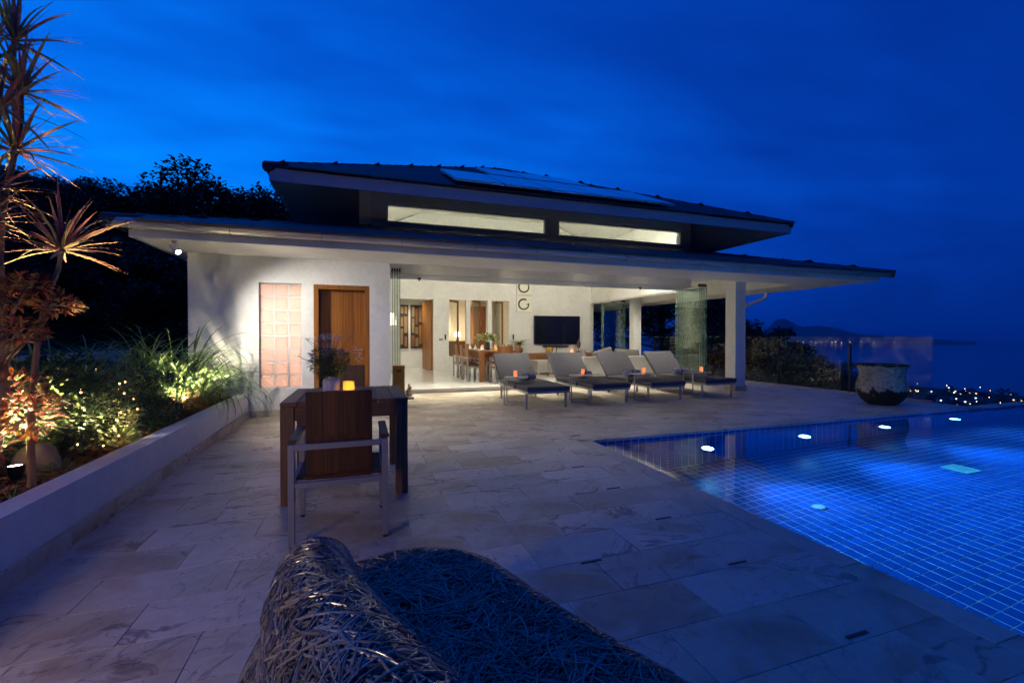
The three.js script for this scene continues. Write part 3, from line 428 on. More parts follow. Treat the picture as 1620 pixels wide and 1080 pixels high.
// ---------------------------------------------------------------- lamps of the house
const WARM = L(1, 0.945, 0.8), WARM2 = L(1, 0.7, 0.4);
function sconce(label, x, k) {
  const t = thing('wall_sconce', label, 'wall lamp', [x, 2.98, -9.66], 0, 'wall lamps over the opening');
  part('backplate', rb(0.12, 0.2, 0.016, 0, 0, 0, 0.004), M.whiteWare, t); part('shade', new THREE.SphereGeometry(0.07, 20, 14).scale(1, 1.2, 0.8).translate(0, 0, -0.08), glow(1, 0.92, 0.72, 4), t);
  point(WARM, k, x, 2.98, -9.74, 4);
}
[[1.3, 'near the doorway side'], [3.2, 'facing the dining table'], [5.1, 'facing the pictures'], [7.0, 'facing the television']].forEach(([x, l]) => sconce('rounded wall lamp over the opening, inside, ' + l, x, 8.6));
function ceilingLamp(label, x, y, z, k, col, ang = 1.25) {
  const t = thing('ceiling_lamp', label, 'ceiling lamp', [x, y, z]);
  part('rim', cyl(0.085, 0.085, 0.016, 0, -0.005, 0, 24), M.whiteWare, t); part('lens', cyl(0.066, 0.066, 0.008, 0, -0.016, 0, 24), glow(1, 0.86, 0.6, 10), t);
  spot(col, k, [x, y - 0.04, z], [x, 0, z], ang, 0.6, 3);
}
ceilingLamp('recessed lamp in the raised veranda ceiling by the side opening', 8.75, 2.79, -11.1, 10, WARM, 0.8);
ceilingLamp('recessed lamp in the raised veranda ceiling near the slim column', 8.75, 2.79, -12.6, 8, WARM, 0.8);
for (const [k, x] of [1.5, 3.2, 4.9, 6.6].entries()) ceilingLamp(['recessed lamp in the veranda ceiling near the woven box', 'recessed lamp in the veranda ceiling before the dining table', 'recessed lamp in the veranda ceiling before the sideboard', 'recessed lamp in the veranda ceiling before the sofa'][k], x, 2.79, -9.12, 27, WARM, 0.58);
ceilingLamp('round lamp in the corridor ceiling behind the open door', 1.5, 2.69, -15.4, 9, WARM);
ceilingLamp('round lamp in the bathroom ceiling behind the glass blocks', -1.2, 2.49, -8.4, 75, L(1, 0.84, 0.72));

{
  const t = thing('floor_lamp', 'tall floor lamp with pale drum shade just inside the opening', 'floor lamp', [0.42, 0.1, -10.15]);
  part('foot', cyl(0.13, 0.14, 0.02, 0, 0.01, 0, 24), M.steel, t); part('pole', cyl(0.012, 0.012, 1.4, 0, 0.72, 0, 10), M.steel, t);
  part('shade', new THREE.CylinderGeometry(0.13, 0.16, 0.26, 28, 1, true).translate(0, 1.5, 0), glow(1, 0.9, 0.72, 2.5), t); point(WARM, 3, 0.42, 1.6, -10.15, 5);
}

// ================================================================ terrace furniture
// leaves: each a folded blade of two faces
function leaves(n, fn, flat = 0.25) {
  const pos = [], col = [], T = V(0, 0, 0), B = V(0, 0, 0);
  for (let i = 0; i < n; i++) {
    const { p, d, s, w = 0.42, c, up } = fn(i); if (!p) continue;
    T.copy(d).normalize(); B.copy(up || V(0, 1, 0)).cross(T); if (B.lengthSq() < 1e-4) B.set(1, 0, 0); B.normalize(); const N = T.clone().cross(B);
    const a = p, m = p.clone().addScaledVector(T, s * 0.5), e = p.clone().addScaledVector(T, s).addScaledVector(N, -s * 0.06), l = m.clone().addScaledVector(B, s * w * 0.5).addScaledVector(N, s * flat * 0.3), r = m.clone().addScaledVector(B, -s * w * 0.5).addScaledVector(N, s * flat * 0.3);
    pos.push(a.x, a.y, a.z, l.x, l.y, l.z, e.x, e.y, e.z, a.x, a.y, a.z, e.x, e.y, e.z, r.x, r.y, r.z); for (let k = 0; k < 6; k++) col.push(c[0], c[1], c[2]);
  }
  const g = new THREE.BufferGeometry(); g.setAttribute('position', new THREE.Float32BufferAttribute(pos, 3)); g.setAttribute('color', new THREE.Float32BufferAttribute(col, 3)); g.computeVertexNormals(); return g;
}
// a ribbon blade along points, folded down the middle
function blade(pts, w, c, out = { pos: [], col: [] }) {
  const n = pts.length, L_ = [], C_ = [], R_ = [];
  for (let i = 0; i < n; i++) {
    const t = pts[Math.min(i + 1, n - 1)].clone().sub(pts[Math.max(i - 1, 0)]).normalize(), s = t.clone().cross(V(0, 1, 0)); if (s.lengthSq() < 1e-3) s.set(1, 0, 0); s.normalize(); const nn = s.clone().cross(t), k = i / (n - 1), ww = w * (k < 0.12 ? 0.5 + k * 4 : 1 - Math.pow((k - 0.12) / 0.88, 2.2) * 0.97);
    C_.push(pts[i].clone().addScaledVector(nn, -ww * 0.16)); L_.push(pts[i].clone().addScaledVector(s, ww / 2)); R_.push(pts[i].clone().addScaledVector(s, -ww / 2));
  }
  const q = (a, b, cc, d) => { for (const p of [a, b, cc, a, cc, d]) out.pos.push(p.x, p.y, p.z); for (let k = 0; k < 6; k++) out.col.push(...c); };
  for (let i = 0; i < n - 1; i++) { q(L_[i], C_[i], C_[i + 1], L_[i + 1]); q(C_[i], R_[i], R_[i + 1], C_[i + 1]); }
  return out;
}
function bladeGeo(o) { const g = new THREE.BufferGeometry(); g.setAttribute('position', new THREE.Float32BufferAttribute(o.pos, 3)); g.setAttribute('color', new THREE.Float32BufferAttribute(o.col, 3)); g.computeVertexNormals(); return g; }

// ---- square teak table
{
  const t = thing('teak_table', 'square slatted dark teak table with thick legs on the terrace', 'table', [-0.112, 0, -3.915]);
  const W = 0.886, D = 0.91, H = 0.735;
  for (let k = 0; k < 8; k++) part('top_board', rb(W / 8 - 0.004, 0.032, D, -W / 2 + W / 16 + k * W / 8, H - 0.016, 0, 0.003), M.oldTeak[(k * 5 + 1) % 3], t, { long: 'z', ou: k * 0.27, ov: k * 0.6 });
  for (const sx of [-1, 1]) for (const sz of [-1, 1]) part('leg', rb(0.088, H - 0.033, 0.088, sx * (W / 2 - 0.046), (H - 0.033) / 2, sz * (D / 2 - 0.046), 0.004), M.oldTeak[1], t, { long: 'y', ou: sx * 0.3 + sz });
  for (const s of [-1, 1]) { part('apron', rb(W - 0.182, 0.1, 0.024, 0, H - 0.084, s * (D / 2 - 0.03), 0.003), M.oldTeak[2], t, { long: 'x' }); part('apron', rb(0.024, 0.1, D - 0.182, s * (W / 2 - 0.03), H - 0.084, 0, 0.003), M.oldTeak[2], t, { long: 'z' }); }
}
// ---- armchair: metal frame, wooden seat, back and arms
function armchair(name, label, group, wood, metal) {
  const t = thing(name, label, 'chair', [0, 0, 0], 0, group), w = 0.255, d = 0.24, q = 0.034;
  for (const s of [-1, 1]) {
    part('leg', [rb(q, 0.575, q, s * w, 0.302, d, 0.003)], metal, t); part('leg', [rb(q, 0.575, q, s * w, 0.302, -d, 0.003)], metal, t);
    for (const e of [-d, d]) part('foot', cyl(0.015, 0.015, 0.014, s * w, 0.007, e, 10), M.black, t);
    part('arm_rail', rb(q, q, 2 * d - q - 0.001, s * w, 0.5725, 0, 0.003), metal, t);
    part('armrest', rb(0.048, 0.022, 2 * d - 0.02, s * w, 0.601, -0.01, 0.004), wood[2], t, { long: 'z' });
  }
  part('back_rail', rb(2 * w - q - 0.001, q, q * 0.8, 0, 0.5725, d, 0.003), metal, t);
  part('seat_frame', [rb(2 * w - q - 0.001, q, q * 0.8, 0, 0.355, d, 0.003), rb(2 * w - q - 0.001, q, q * 0.8, 0, 0.355, -d, 0.003), ...[-1, 1].map((s) => rb(q * 0.8, q, 2 * d - q - 0.001, s * w, 0.355, 0, 0.003))], metal, t);
  for (let k = 0; k < 5; k++) part('seat_slat', rb(0.092, 0.018, 0.44, -0.19 + k * 0.095, 0.384, -0.012, 0.003), wood[k % 3], t, { long: 'z', ou: k * 0.4 });
  for (let k = 0; k < 4; k++) { const me = part('back_board', rb(0.091, 0.52, 0.02, 0, 0, 0, 0.002), wood[[0, 2, 0, 1][k]], t, { long: 'y', ou: k * 0.31 }); me.position.set(-0.137 + k * 0.0913, 0.625, 0.2); me.rotation.x = 0.07; }
  const bt = part('back_batten', rb(0.3, 0.46, 0.008, 0, 0, 0, 0.002), wood[1], t, { long: 'x' }); bt.position.set(0, 0.625, 0.186); bt.rotation.x = 0.07;
  return t;
}
const terraceChair = armchair('armchair', 'brown wooden armchair with grey metal frame drawn up to the square terrace table', undefined, M.chairWood, M.greyMetal);
terraceChair.position.set(-0.128, 0, -2.995);

// ---- vase of flowers and candle on the table
{
  const t = thing('flower_vase', 'glazed white vase of leafy white wildflowers on the square table', 'vase', [-0.245, 0.735, -3.93]), R = rng(41);
  part('vase', lathe([[0.0, 0.0], [0.058, 0.0], [0.064, 0.008], [0.066, 0.1], [0.062, 0.116], [0.044, 0.128], [0.043, 0.138], [0.047, 0.142], [0.041, 0.142], [0.038, 0.128], [0.0, 0.12]], 32), M.ceramic, t, { keepUv: true });
  const stems = [], fl = [], tips = [];
  for (let i = 0; i < 40; i++) {
    const a = R() * 6.283, r = 0.05 + R() * 0.17, h = 0.28 + R() * 0.2, side = i < 4; const tip = side ? V((i < 2 ? -1 : 1) * (0.2 + R() * 0.08), 0.26 + R() * 0.06, (R() - 0.5) * 0.1) : V(Math.cos(a) * r + 0.02, h, Math.sin(a) * r);
    tips.push(tip); stems.push(tube([[Math.cos(a) * 0.02, 0.1, Math.sin(a) * 0.02], [tip.x * 0.35, 0.1 + (tip.y - 0.1) * 0.55, tip.z * 0.35], tip.toArray()], 0.0014, 5, 8));
  }
  part('stem', stems, mat(L(0.06, 0.1, 0.03), 0.7), t);
  part('foliage', leaves(1000, () => { const a = R() * 6.283, y = 0.13 + R() * 0.23, r = (0.035 + 0.115 * Math.sin(clamp((y - 0.1) / 0.28) * 2.6)) * Math.sqrt(R()), g = 0.5 + R() * 0.8; return { p: V(Math.cos(a) * r - 0.015, y, Math.sin(a) * r), d: V(Math.cos(a) + R() - 0.5, R() - 0.35, Math.sin(a) + R() - 0.5), s: 0.026 + R() * 0.024, w: 0.55, c: [0.1 * g, 0.19 * g, 0.04 * g] }; }), M.leaf, t, { keepUv: true });
  tips.forEach((p, i) => { for (let k = 0; k < 3; k++) fl.push(...[0, 1, 2, 3, 4].map((q) => { const c = p.clone().add(V((R() - 0.5) * 0.045, (R() - 0.5) * 0.04, (R() - 0.5) * 0.045)), a = q * 1.2566 + i; return { p: c, d: V(Math.cos(a), 0.5, Math.sin(a)) }; })); });
  part('blossom', leaves(fl.length, (i) => ({ p: fl[i].p, d: fl[i].d, s: 0.014, w: 0.85, c: [0.78, 0.7, 0.72] })), M.leaf, t, { keepUv: true });
}
const waxM = (r, g, b) => phys(L(r, g, b), 0.95, { transmission: 0.8, thickness: 0 });
function candle(name, label, group, at, r, h, wax, lightCol, k) {
  const t = thing(name, label, 'candle', at, 0, group);
  part('holder', lathe([[0, 0.002], [r * 0.96, 0.002], [r, 0.008], [r, h]], 24), wax, t, { keepUv: true });
  part('flame', new THREE.SphereGeometry(r * 0.22, 10, 8).scale(1, 1.9, 1).translate(0, h * 0.48, 0), glow(1, 0.62, 0.2, 9), t);
  point(lightCol, k, at[0], at[1] + h * 0.48, at[2], 0.25);
  return t;
}
candle('pillar_candle', 'glowing amber pillar candle beside the vase on the square table', undefined, [-0.108, 0.735, -3.88], 0.045, 0.1, waxM(1, 0.66, 0.16), L(1, 0.62, 0.16), 0.045);

// ---- loungers, side tables, towels, candles
function makeLounger() {
  const t = thing('sun_lounger', '', 'sun lounger', [0, 0, 0], 0, 'sun loungers in a row before the open room');
  const R = 0.36;
  part('frame', [rb(0.035, 0.035, 1.62, -R, 0.277, -0.83, 0.004), rb(0.035, 0.035, 1.62, R, 0.277, -0.83, 0.004), rb(2 * R - 0.04, 0.035, 0.035, 0, 0.277, -0.04, 0.004), rb(2 * R - 0.04, 0.035, 0.035, 0, 0.277, -1.6, 0.004)], M.steel, t);
  for (const x of [-R, R]) for (const z of [-0.13, -1.52]) part('leg', rb(0.034, 0.258, 0.034, x, 0.129, z, 0.003), M.steel, t);
  for (let k = 0; k < 12; k++) part('slat', rb(2 * R - 0.04, 0.012, 0.055, 0, 0.288, -0.14 - k * 0.125, 0.003), M.steel, t);
  part('seat_pad', rb(0.78, 0.08, 1.55, 0, 0.336, -0.78, 0.02, 3), M.pad, t); part('pad_piping', [rb(0.784, 0.006, 1.554, 0, 0.318, -0.78, 0.003), rb(0.784, 0.006, 1.554, 0, 0.353, -0.78, 0.003)], M.padEdge, t);
  const a = Math.atan2(0.47, 0.47), b = part('back_pad', rb(0.78, 0.075, 0.69, 0, 0, 0, 0.02, 3), M.pad, t); b.position.set(0, 0.6, -1.79); b.rotation.x = a;
  const f = part('back_frame', [bar([-R, 0.3, -1.5], [-R, 0.79, -2.03], 0.03), bar([R, 0.3, -1.5], [R, 0.79, -2.03], 0.03), bar([-R + 0.015, 0.775, -2.03], [R - 0.015, 0.775, -2.03], 0.028), rod([-R * 0.9, 0.3, -1.62], [-R * 0.9, 0.62, -1.9], 0.008), rod([R * 0.9, 0.3, -1.62], [R * 0.9, 0.62, -1.9], 0.008)], M.steel, t);
  part('strap', rb(0.022, 0.09, 0.03, -0.392, 0.33, -0.62, 0.004), M.black, t);
  return t;
}
const lg = makeLounger();
const LSPOT = [[2.945, -6.73], [4.18, -6.78], [5.395, -6.8], [6.71, -6.88]];
const LLAB = ['grey sun lounger standing before the dining table end', 'grey sun lounger standing before the wooden sideboard', 'grey sun lounger standing before the pale sofa', 'grey sun lounger standing beside the white veranda column'];
LSPOT.forEach(([x, z], i) => { const o = i ? dup(lg, [x, 0, z], 0, LLAB[i]) : lg; o.position.set(x, 0, z); o.userData.label = LLAB[i]; });
function makeCTable() {
  const t = thing('side_table', '', 'side table', [0, 0, 0], 0, 'side tables pushed over the loungers');
  part('table_top', rb(0.42, 0.018, 0.36, 0.03, 0.478, 0, 0.004), M.greyMetal, t);
  for (const z of [-0.165, 0.165]) { part('leg', rb(0.022, 0.468, 0.022, -0.165, 0.234, z, 0.003), M.steel, t); part('foot_rail', rb(0.34, 0.018, 0.022, 0.0165, 0.01, z, 0.003), M.steel, t); }
  return t;
}
function makeTowel() {
  const t = thing('rolled_towel', '', 'towel', [0, 0, 0], 0, 'rolled towels on the loungers');
  const sp = []; for (let k = 0; k <= 60; k++) { const a = k / 60 * 6.283 * 2.6, r = 0.022 + 0.048 * k / 60; sp.push([r * Math.cos(a), r * Math.sin(a)]); }
  const sh = new THREE.Shape(); sp.forEach(([x, y], i) => i ? sh.lineTo(x, y) : sh.moveTo(x, y)); sp.slice().reverse().forEach(([x, y]) => { const r = Math.hypot(x, y), k = (r - 0.013) / r; sh.lineTo(x * k, y * k); });
  const g = new THREE.ExtrudeGeometry(sh, { depth: 0.34, bevelEnabled: true, bevelSize: 0.004, bevelThickness: 0.006, bevelSegments: 2 }).translate(0, 0.073, -0.17).rotateY(Math.PI / 2);
  part('roll', g, M.towel, t); part('band', cyl(0.0745, 0.0745, 0.02, 0, 0, 0, 24).rotateZ(Math.PI / 2).translate(0, 0.073, 0), M.black, t);
  return t;
}
const ct = makeCTable(), tw = makeTowel();
const where = ['before the dining table end', 'before the wooden sideboard', 'before the pale sofa', 'beside the veranda column'];
LSPOT.forEach(([x, z], i) => {
  const tx = x - [0.36, 0.33, 0.3, 0.27][i], tz = z - [0.72, 0.62, 0.5, 0.42][i], turn = [-0.45, -0.35, -0.2, -0.15][i];
  const c = i ? dup(ct, [tx, 0, tz], turn) : ct; c.position.set(tx, 0, tz); c.rotation.y = turn; c.userData.label = 'small grey metal side table at the lounger ' + where[i];
  candle('candle_glass', 'glowing red candle glass on the side table ' + where[i], 'candle glasses on the lounger tables', [tx + [0.0, 0.06, 0.08, 0.12][i], 0.488, tz + 0.03], 0.035, 0.115, waxM(1, 0.46, 0.3), L(1, 0.58, 0.3), 0.035);
  const r1 = i ? dup(tw, [x + 0.0, 0.376, z - 1.12], 0.25 * (i < 2 ? 1 : -0.4)) : tw; r1.position.set(x + (i < 2 ? 0.02 : -0.06), 0.376, z - 1.12); r1.rotation.y = 0.25 * (i < 2 ? 1 : -0.4); r1.userData.label = 'rolled grey towel with dark band on the lounger ' + where[i];
});
[0, 1].forEach((i) => { const [x, z] = LSPOT[i]; const s = one('orchid_sprig', 'dark orchid sprig tucked in the towel ' + where[i], 'sprig', [tube([[0, 0, 0], [0.01, 0.06, 0.01], [0.02, 0.11, -0.01]], 0.003, 6, 10), ...[0.05, 0.08, 0.105].map((y, k) => new THREE.SphereGeometry(0.009, 8, 6).scale(1.4, 0.7, 1).translate(0.015 * (k & 1 ? -1 : 1.6), y, 0))], mat(L(0.03, 0.03, 0.03), 0.7)); s.position.set(x + 0.08, 0.52, z - 1.12); });

// ---- big whitewashed pot
{
  const t = thing('clay_pot', 'large weathered whitewashed clay pot with flared rim at the pool corner', 'pot', [8.83, 0, -5.34]);
  const pr = [[0, 0], [0.2, 0], [0.235, 0.02], [0.31, 0.1], [0.362, 0.19], [0.375, 0.26], [0.368, 0.34], [0.345, 0.43], [0.325, 0.52], [0.325, 0.58], [0.345, 0.64], [0.378, 0.69], [0.383, 0.71], [0.36, 0.715], [0.33, 0.66], [0.305, 0.56], [0.31, 0.4], [0.3, 0.2], [0, 0.1]];
  const g = lathe(pr, 56), p = g.attributes.position, uv = g.attributes.uv; for (let i = 0; i < p.count; i++) { const x = p.getX(i), y = p.getY(i), z = p.getZ(i), a = Math.atan2(z, x), k = 1 + (fbm(a * 2 + 9, y * 5, 3) - 0.5) * 0.035; p.setXYZ(i, x * k, y, z * k); uv.setXY(i, i / p.count * 2.2, y / 0.72); }
  g.computeVertexNormals(); const pm = mat(L(0.6, 0.58, 0.55), 0.85, { map: POTTEX, bumpMap: POTTEX, bumpScale: 0.006 }); const c = part('body', g, pm, t, { keepUv: true });
}

// ---- woven box and small carved stone by the wall end
{
  const t = thing('woven_box', 'upright brown woven box with a dark badge at the wall end', 'box', [0.66, 0, -8.75]);
  part('body', rb(0.215, 0.63, 0.24, 0, 0.325, 0, 0.006), mat(L(0.62, 0.4, 0.12), 0.8, { map: rep(WEAVE, 0.06), bumpMap: rep(WEAVE, 0.06), bumpScale: 0.004 }), t);
  part('top_board', rb(0.222, 0.016, 0.247, 0, 0.648, 0, 0.003), M.teak[1], t, { long: 'x' }); part('base', rb(0.2, 0.012, 0.22, 0, 0.006, 0, 0.002), M.black, t);
  part('badge', rb(0.085, 0.035, 0.008, 0, 0.555, 0.123, 0.012, 2), M.black, t);
  const s = thing('stone_ornament', 'small pale carved stone ornament on the floor by the woven box', 'ornament', [0.86, 0, -8.72]);
  const sm = mat(L(0.48, 0.38, 0.26), 0.9, { map: rep(MOTTLE, 0.3), bumpMap: rep(GRAIN, 0.12), bumpScale: 0.012 });
  part('base', rb(0.17, 0.045, 0.15, 0, 0.0225, 0, 0.012, 2), sm, s);
  const bl = (x, y, z, a, b, c) => { const g = new THREE.SphereGeometry(1, 14, 10), p = g.attributes.position; for (let i = 0; i < p.count; i++) { const k = 1 + (vn(p.getX(i) * 3 + x * 40 + 9, p.getY(i) * 3 + p.getZ(i) * 2 + 20) - 0.5) * 0.5; p.setXYZ(i, p.getX(i) * k * a, p.getY(i) * k * b, p.getZ(i) * k * c); } g.computeVertexNormals(); return g.translate(x, y, z); };
  part('figure', [bl(0, 0.09, 0, 0.06, 0.055, 0.055), bl(-0.012, 0.155, 0, 0.046, 0.05, 0.045), bl(0.01, 0.215, 0.005, 0.034, 0.04, 0.034), bl(-0.008, 0.265, 0, 0.022, 0.03, 0.022)], sm, s);
}

// ---- woven lounge chair: strands laid over a padded body
{
  const t = thing('woven_lounge', 'large dark lounge seat woven from glossy strands on the terrace', 'lounge chair', [0, 0, 0]);
  const out = [[-0.3, -1.42], [-0.2, -1.66], [-0.04, -1.79], [0.16, -1.845], [0.34, -1.8], [0.475, -1.68], [0.56, -1.48], [0.64, -1.26], [0.75, -1.0], [0.88, -0.72], [1.0, -0.4], [0.95, 0.05], [0.5, 0.3], [0.05, 0.1], [-0.15, -0.4], [-0.28, -0.95]];
  const cv = new THREE.CatmullRomCurve3(out.map(([x, z]) => V(x, 0, z)), true), pl = cv.getPoints(96).map((p) => [p.x, p.z]);
  const sdPoly = (x, z) => { let d = 1e9, s = 1; for (let i = 0, j = pl.length - 2; i < pl.length - 1; j = i++) { const [ax, az] = pl[i], [bx_, bz] = pl[j], ex = bx_ - ax, ez = bz - az, wx = x - ax, wz = z - az, k = clamp((wx * ex + wz * ez) / (ex * ex + ez * ez || 1)), qx = wx - ex * k, qz = wz - ez * k; d = Math.min(d, qx * qx + qz * qz); const c1 = z >= az, c2 = z < bz, c3 = ex * wz > ez * wx; if ((c1 && c2 && c3) || (!c1 && !c2 && !c3)) s = -s; } return s * Math.sqrt(d); };
  const G0 = [-0.7, -2.2], GN = 96, GS = 2.8 / GN, grid = new Float32Array((GN + 1) * (GN + 1)); for (let j = 0; j <= GN; j++) for (let i = 0; i <= GN; i++) grid[j * (GN + 1) + i] = sdPoly(G0[0] + i * GS, G0[1] + j * GS);
  const sp2 = (x, z) => { const u = clamp((x - G0[0]) / GS, 0, GN - 0.001), v = clamp((z - G0[1]) / GS, 0, GN - 0.001), i = Math.floor(u), j = Math.floor(v), a = u - i, b = v - j, k = j * (GN + 1) + i; return mix(mix(grid[k], grid[k + 1], a), mix(grid[k + GN + 1], grid[k + GN + 2], a), b); };
  const TOP = 0.36, RR = 0.09, path = [[-0.14, -1.47, 0.46], [-0.12, -1.25, 0.49], [-0.055, -1.02, 0.51], [0.02, -0.8, 0.52], [0.1, -0.58, 0.53], [0.3, -0.28, 0.54], [0.6, -0.08, 0.54]];
  const sdf = (x, y, z) => {
    const dish = 0.03 * Math.exp(-(Math.pow((x - 0.3) / 0.3, 2) + Math.pow((z + 1.1) / 0.5, 2))), d2 = sp2(x, z) + RR, dy = Math.abs(y - (TOP - dish) / 2 - 0.02) - ((TOP - dish) / 2 - 0.02 - RR);
    const seat = Math.min(Math.max(d2, dy), 0) + Math.hypot(Math.max(d2, 0), Math.max(dy, 0)) - RR;
    let bol = 1e9; for (let i = 0; i < path.length - 1; i++) { const a = path[i], b = path[i + 1], ex = b[0] - a[0], ez = b[1] - a[1], k = clamp(((x - a[0]) * ex + (z - a[1]) * ez) / (ex * ex + ez * ez)), h = mix(a[2], b[2], k), qx = x - a[0] - ex * k, qz = z - a[1] - ez * k, qy = y - clamp(y, 0.16, h); bol = Math.min(bol, Math.hypot(qx, qz, qy) - (0.108 + 0.05 * (i + k) / 6)); }
    const hh = clamp(0.5 + 0.5 * (bol - seat) / 0.05); return mix(bol, seat, hh) - 0.05 * hh * (1 - hh);
  };
  const N = 72, mc = new MarchingCubes(N, M.black, false, false, 400000); mc.isolation = 0; const SZ = 1.45, cx = 0.3, cy = 0.35, cz = -0.78;
  for (let k = 0; k < N; k++) for (let j = 0; j < N; j++) for (let i = 0; i < N; i++) mc.field[i + j * N + k * N * N] = -sdf(cx + (i / (N / 2) - 1) * SZ, cy + (j / (N / 2) - 1) * SZ, cz + (k / (N / 2) - 1) * SZ) - 0.012;
  mc.update(); const cnt = mc.count, bp = new Float32Array(cnt * 3), bn = new Float32Array(cnt * 3);
  for (let i = 0; i < cnt; i++) { bp[3 * i] = cx + mc.positionArray[3 * i] * SZ; bp[3 * i + 1] = cy + mc.positionArray[3 * i + 1] * SZ; bp[3 * i + 2] = cz + mc.positionArray[3 * i + 2] * SZ; bn.set(mc.normalArray.subarray(3 * i, 3 * i + 3), 3 * i); }
  const bg = new THREE.BufferGeometry(); bg.setAttribute('position', new THREE.BufferAttribute(bp, 3)); bg.setAttribute('normal', new THREE.BufferAttribute(bn, 3));
  part('body', bg, mat(L(0.012, 0.011, 0.011), 0.9), t);
  const grad = (p, o) => { const e = 0.004; o.set(sdf(p.x + e, p.y, p.z) - sdf(p.x - e, p.y, p.z), sdf(p.x, p.y + e, p.z) - sdf(p.x, p.y - e, p.z), sdf(p.x, p.y, p.z + e) - sdf(p.x, p.y, p.z - e)).normalize(); return o; };
  const R = rng(71), shades = [[0.1, 0.092, 0.082], [0.18, 0.165, 0.142], [0.28, 0.255, 0.215]], bufs = shades.map(() => []), n = V(0, 0, 0), p = V(0, 0, 0), q = V(0, 0, 0);
  const project = (p, off) => { for (let k = 0; k < 3; k++) { grad(p, n); p.addScaledVector(n, -(sdf(p.x, p.y, p.z) - off)); } };
  let made = 0, tri = 0;
  while (made < 13500 && tri++ < 120000) {
    const k = Math.floor(R() * cnt); p.set(bp[3 * k], bp[3 * k + 1], bp[3 * k + 2]); if (p.y < 0.03 || p.z > -0.35 || !inFrame(p.x, p.y, p.z, 0.12)) continue;
    p.add(V((R() - 0.5) * 0.04, (R() - 0.5) * 0.04, (R() - 0.5) * 0.04));
    const off = -0.006 + R() * 0.014; project(p, off); const d = V(R() - 0.5, R() - 0.5, R() - 0.5); const along = p.y > 0.42 ? 0.5 : 0; d.addScaledVector(n, -d.dot(n)).normalize(); if (d.lengthSq() < 0.5) continue;
    const steps = 4 + Math.floor(R() * 4), st = 0.021, w = 0.0022 + R() * 0.0013, th = 0.0012, buf = bufs[Math.floor(Math.pow(R(), 1.3) * 3)], bend = (R() - 0.5) * 0.35; let prev = null;
    for (let s = 0; s <= steps; s++) {
      project(p, off); d.addScaledVector(n, -d.dot(n)).normalize(); const b = n.clone().cross(d), c = p.clone(), e = s === 0 || s === steps ? 0.6 : 1;
      const cur = [c.clone().addScaledVector(b, w * e).addScaledVector(n, -th), c.clone().addScaledVector(b, w * 0.55 * e).addScaledVector(n, th), c.clone().addScaledVector(b, -w * 0.55 * e).addScaledVector(n, th), c.clone().addScaledVector(b, -w * e).addScaledVector(n, -th)];
      if (prev) for (let f = 0; f < 3; f++) { const A = prev[f], B = prev[f + 1], C = cur[f + 1], D = cur[f]; for (const v of [A, D, C, A, C, B]) buf.push(v.x, v.y, v.z); }
      prev = cur; p.addScaledVector(d, st); d.addScaledVector(b, bend);
    }
    made++;
  }
  bufs.forEach((b, i) => { const g = new THREE.BufferGeometry(); g.setAttribute('position', new THREE.Float32BufferAttribute(b, 3)); g.computeVertexNormals(); part('woven_strands', g, mat(L(...shades[i]), 0.2, { metalness: 0.12 }), t, { kind: 'stuff' }); });
}

// ================================================================ inside the room
const inWood = [M.teak[1], M.teak[0], M.teak[1]];
{
  const t = thing('dining_table', 'long wooden dining table laid for a meal in the lit room', 'table', [3.19, 0.1, -11.6]);
  for (let k = 0; k < 5; k++) part('top_board', rb(0.186, 0.045, 2.4, -0.376 + k * 0.188, 0.73, 0, 0.003), M.teak[(k * 2) % 3], t, { long: 'z', ou: k * 0.4 });
  for (const x of [-0.41, 0.41]) for (const z of [-1.14, 1.14]) part('leg', rb(0.12, 0.7, 0.12, x, 0.352, z, 0.004), M.teak[0], t, { long: 'y' });
  part('apron', [rb(0.69, 0.1, 0.03, 0, 0.652, 1.15, 0.003), rb(0.69, 0.1, 0.03, 0, 0.652, -1.15, 0.003), rb(0.03, 0.1, 2.1, -0.42, 0.652, 0, 0.003), rb(0.03, 0.1, 2.1, 0.42, 0.652, 0, 0.003)], M.teak[2], t, { long: 'z' });
}
const dc = armchair('dining_chair', '', 'chairs round the dining table', inWood, M.steel);
const DC = [[2.72, -10.95, 1], [2.72, -11.6, 1], [2.72, -12.25, 1], [3.66, -10.95, -1], [3.66, -11.6, -1], [3.66, -12.25, -1], [3.2, -10.1, 0], [3.2, -13.1, 2]];
const DL = ['wooden dining chair along the table side facing away from the doorway, next to the terrace step', 'middle wooden dining chair on the doorway side of the table', 'wooden dining chair on the doorway side next to the inner windows', 'wooden dining chair on the sideboard side next to the terrace', 'middle wooden dining chair on the sideboard side of the table', 'wooden dining chair on the sideboard side next to the inner wall', 'wooden dining chair at the table end with its back to the terrace', 'wooden dining chair at the table head facing the terrace'];
DC.forEach(([x, z, s], i) => { const turn = s === 1 ? -Math.PI / 2 : s === -1 ? Math.PI / 2 : s === 2 ? Math.PI : 0; const o = i ? dup(dc, [x, 0.1, z], turn) : dc; o.position.set(x, 0.1, z); o.rotation.y = turn; o.userData.label = DL[i].split(' ').slice(0, 16).join(' '); });
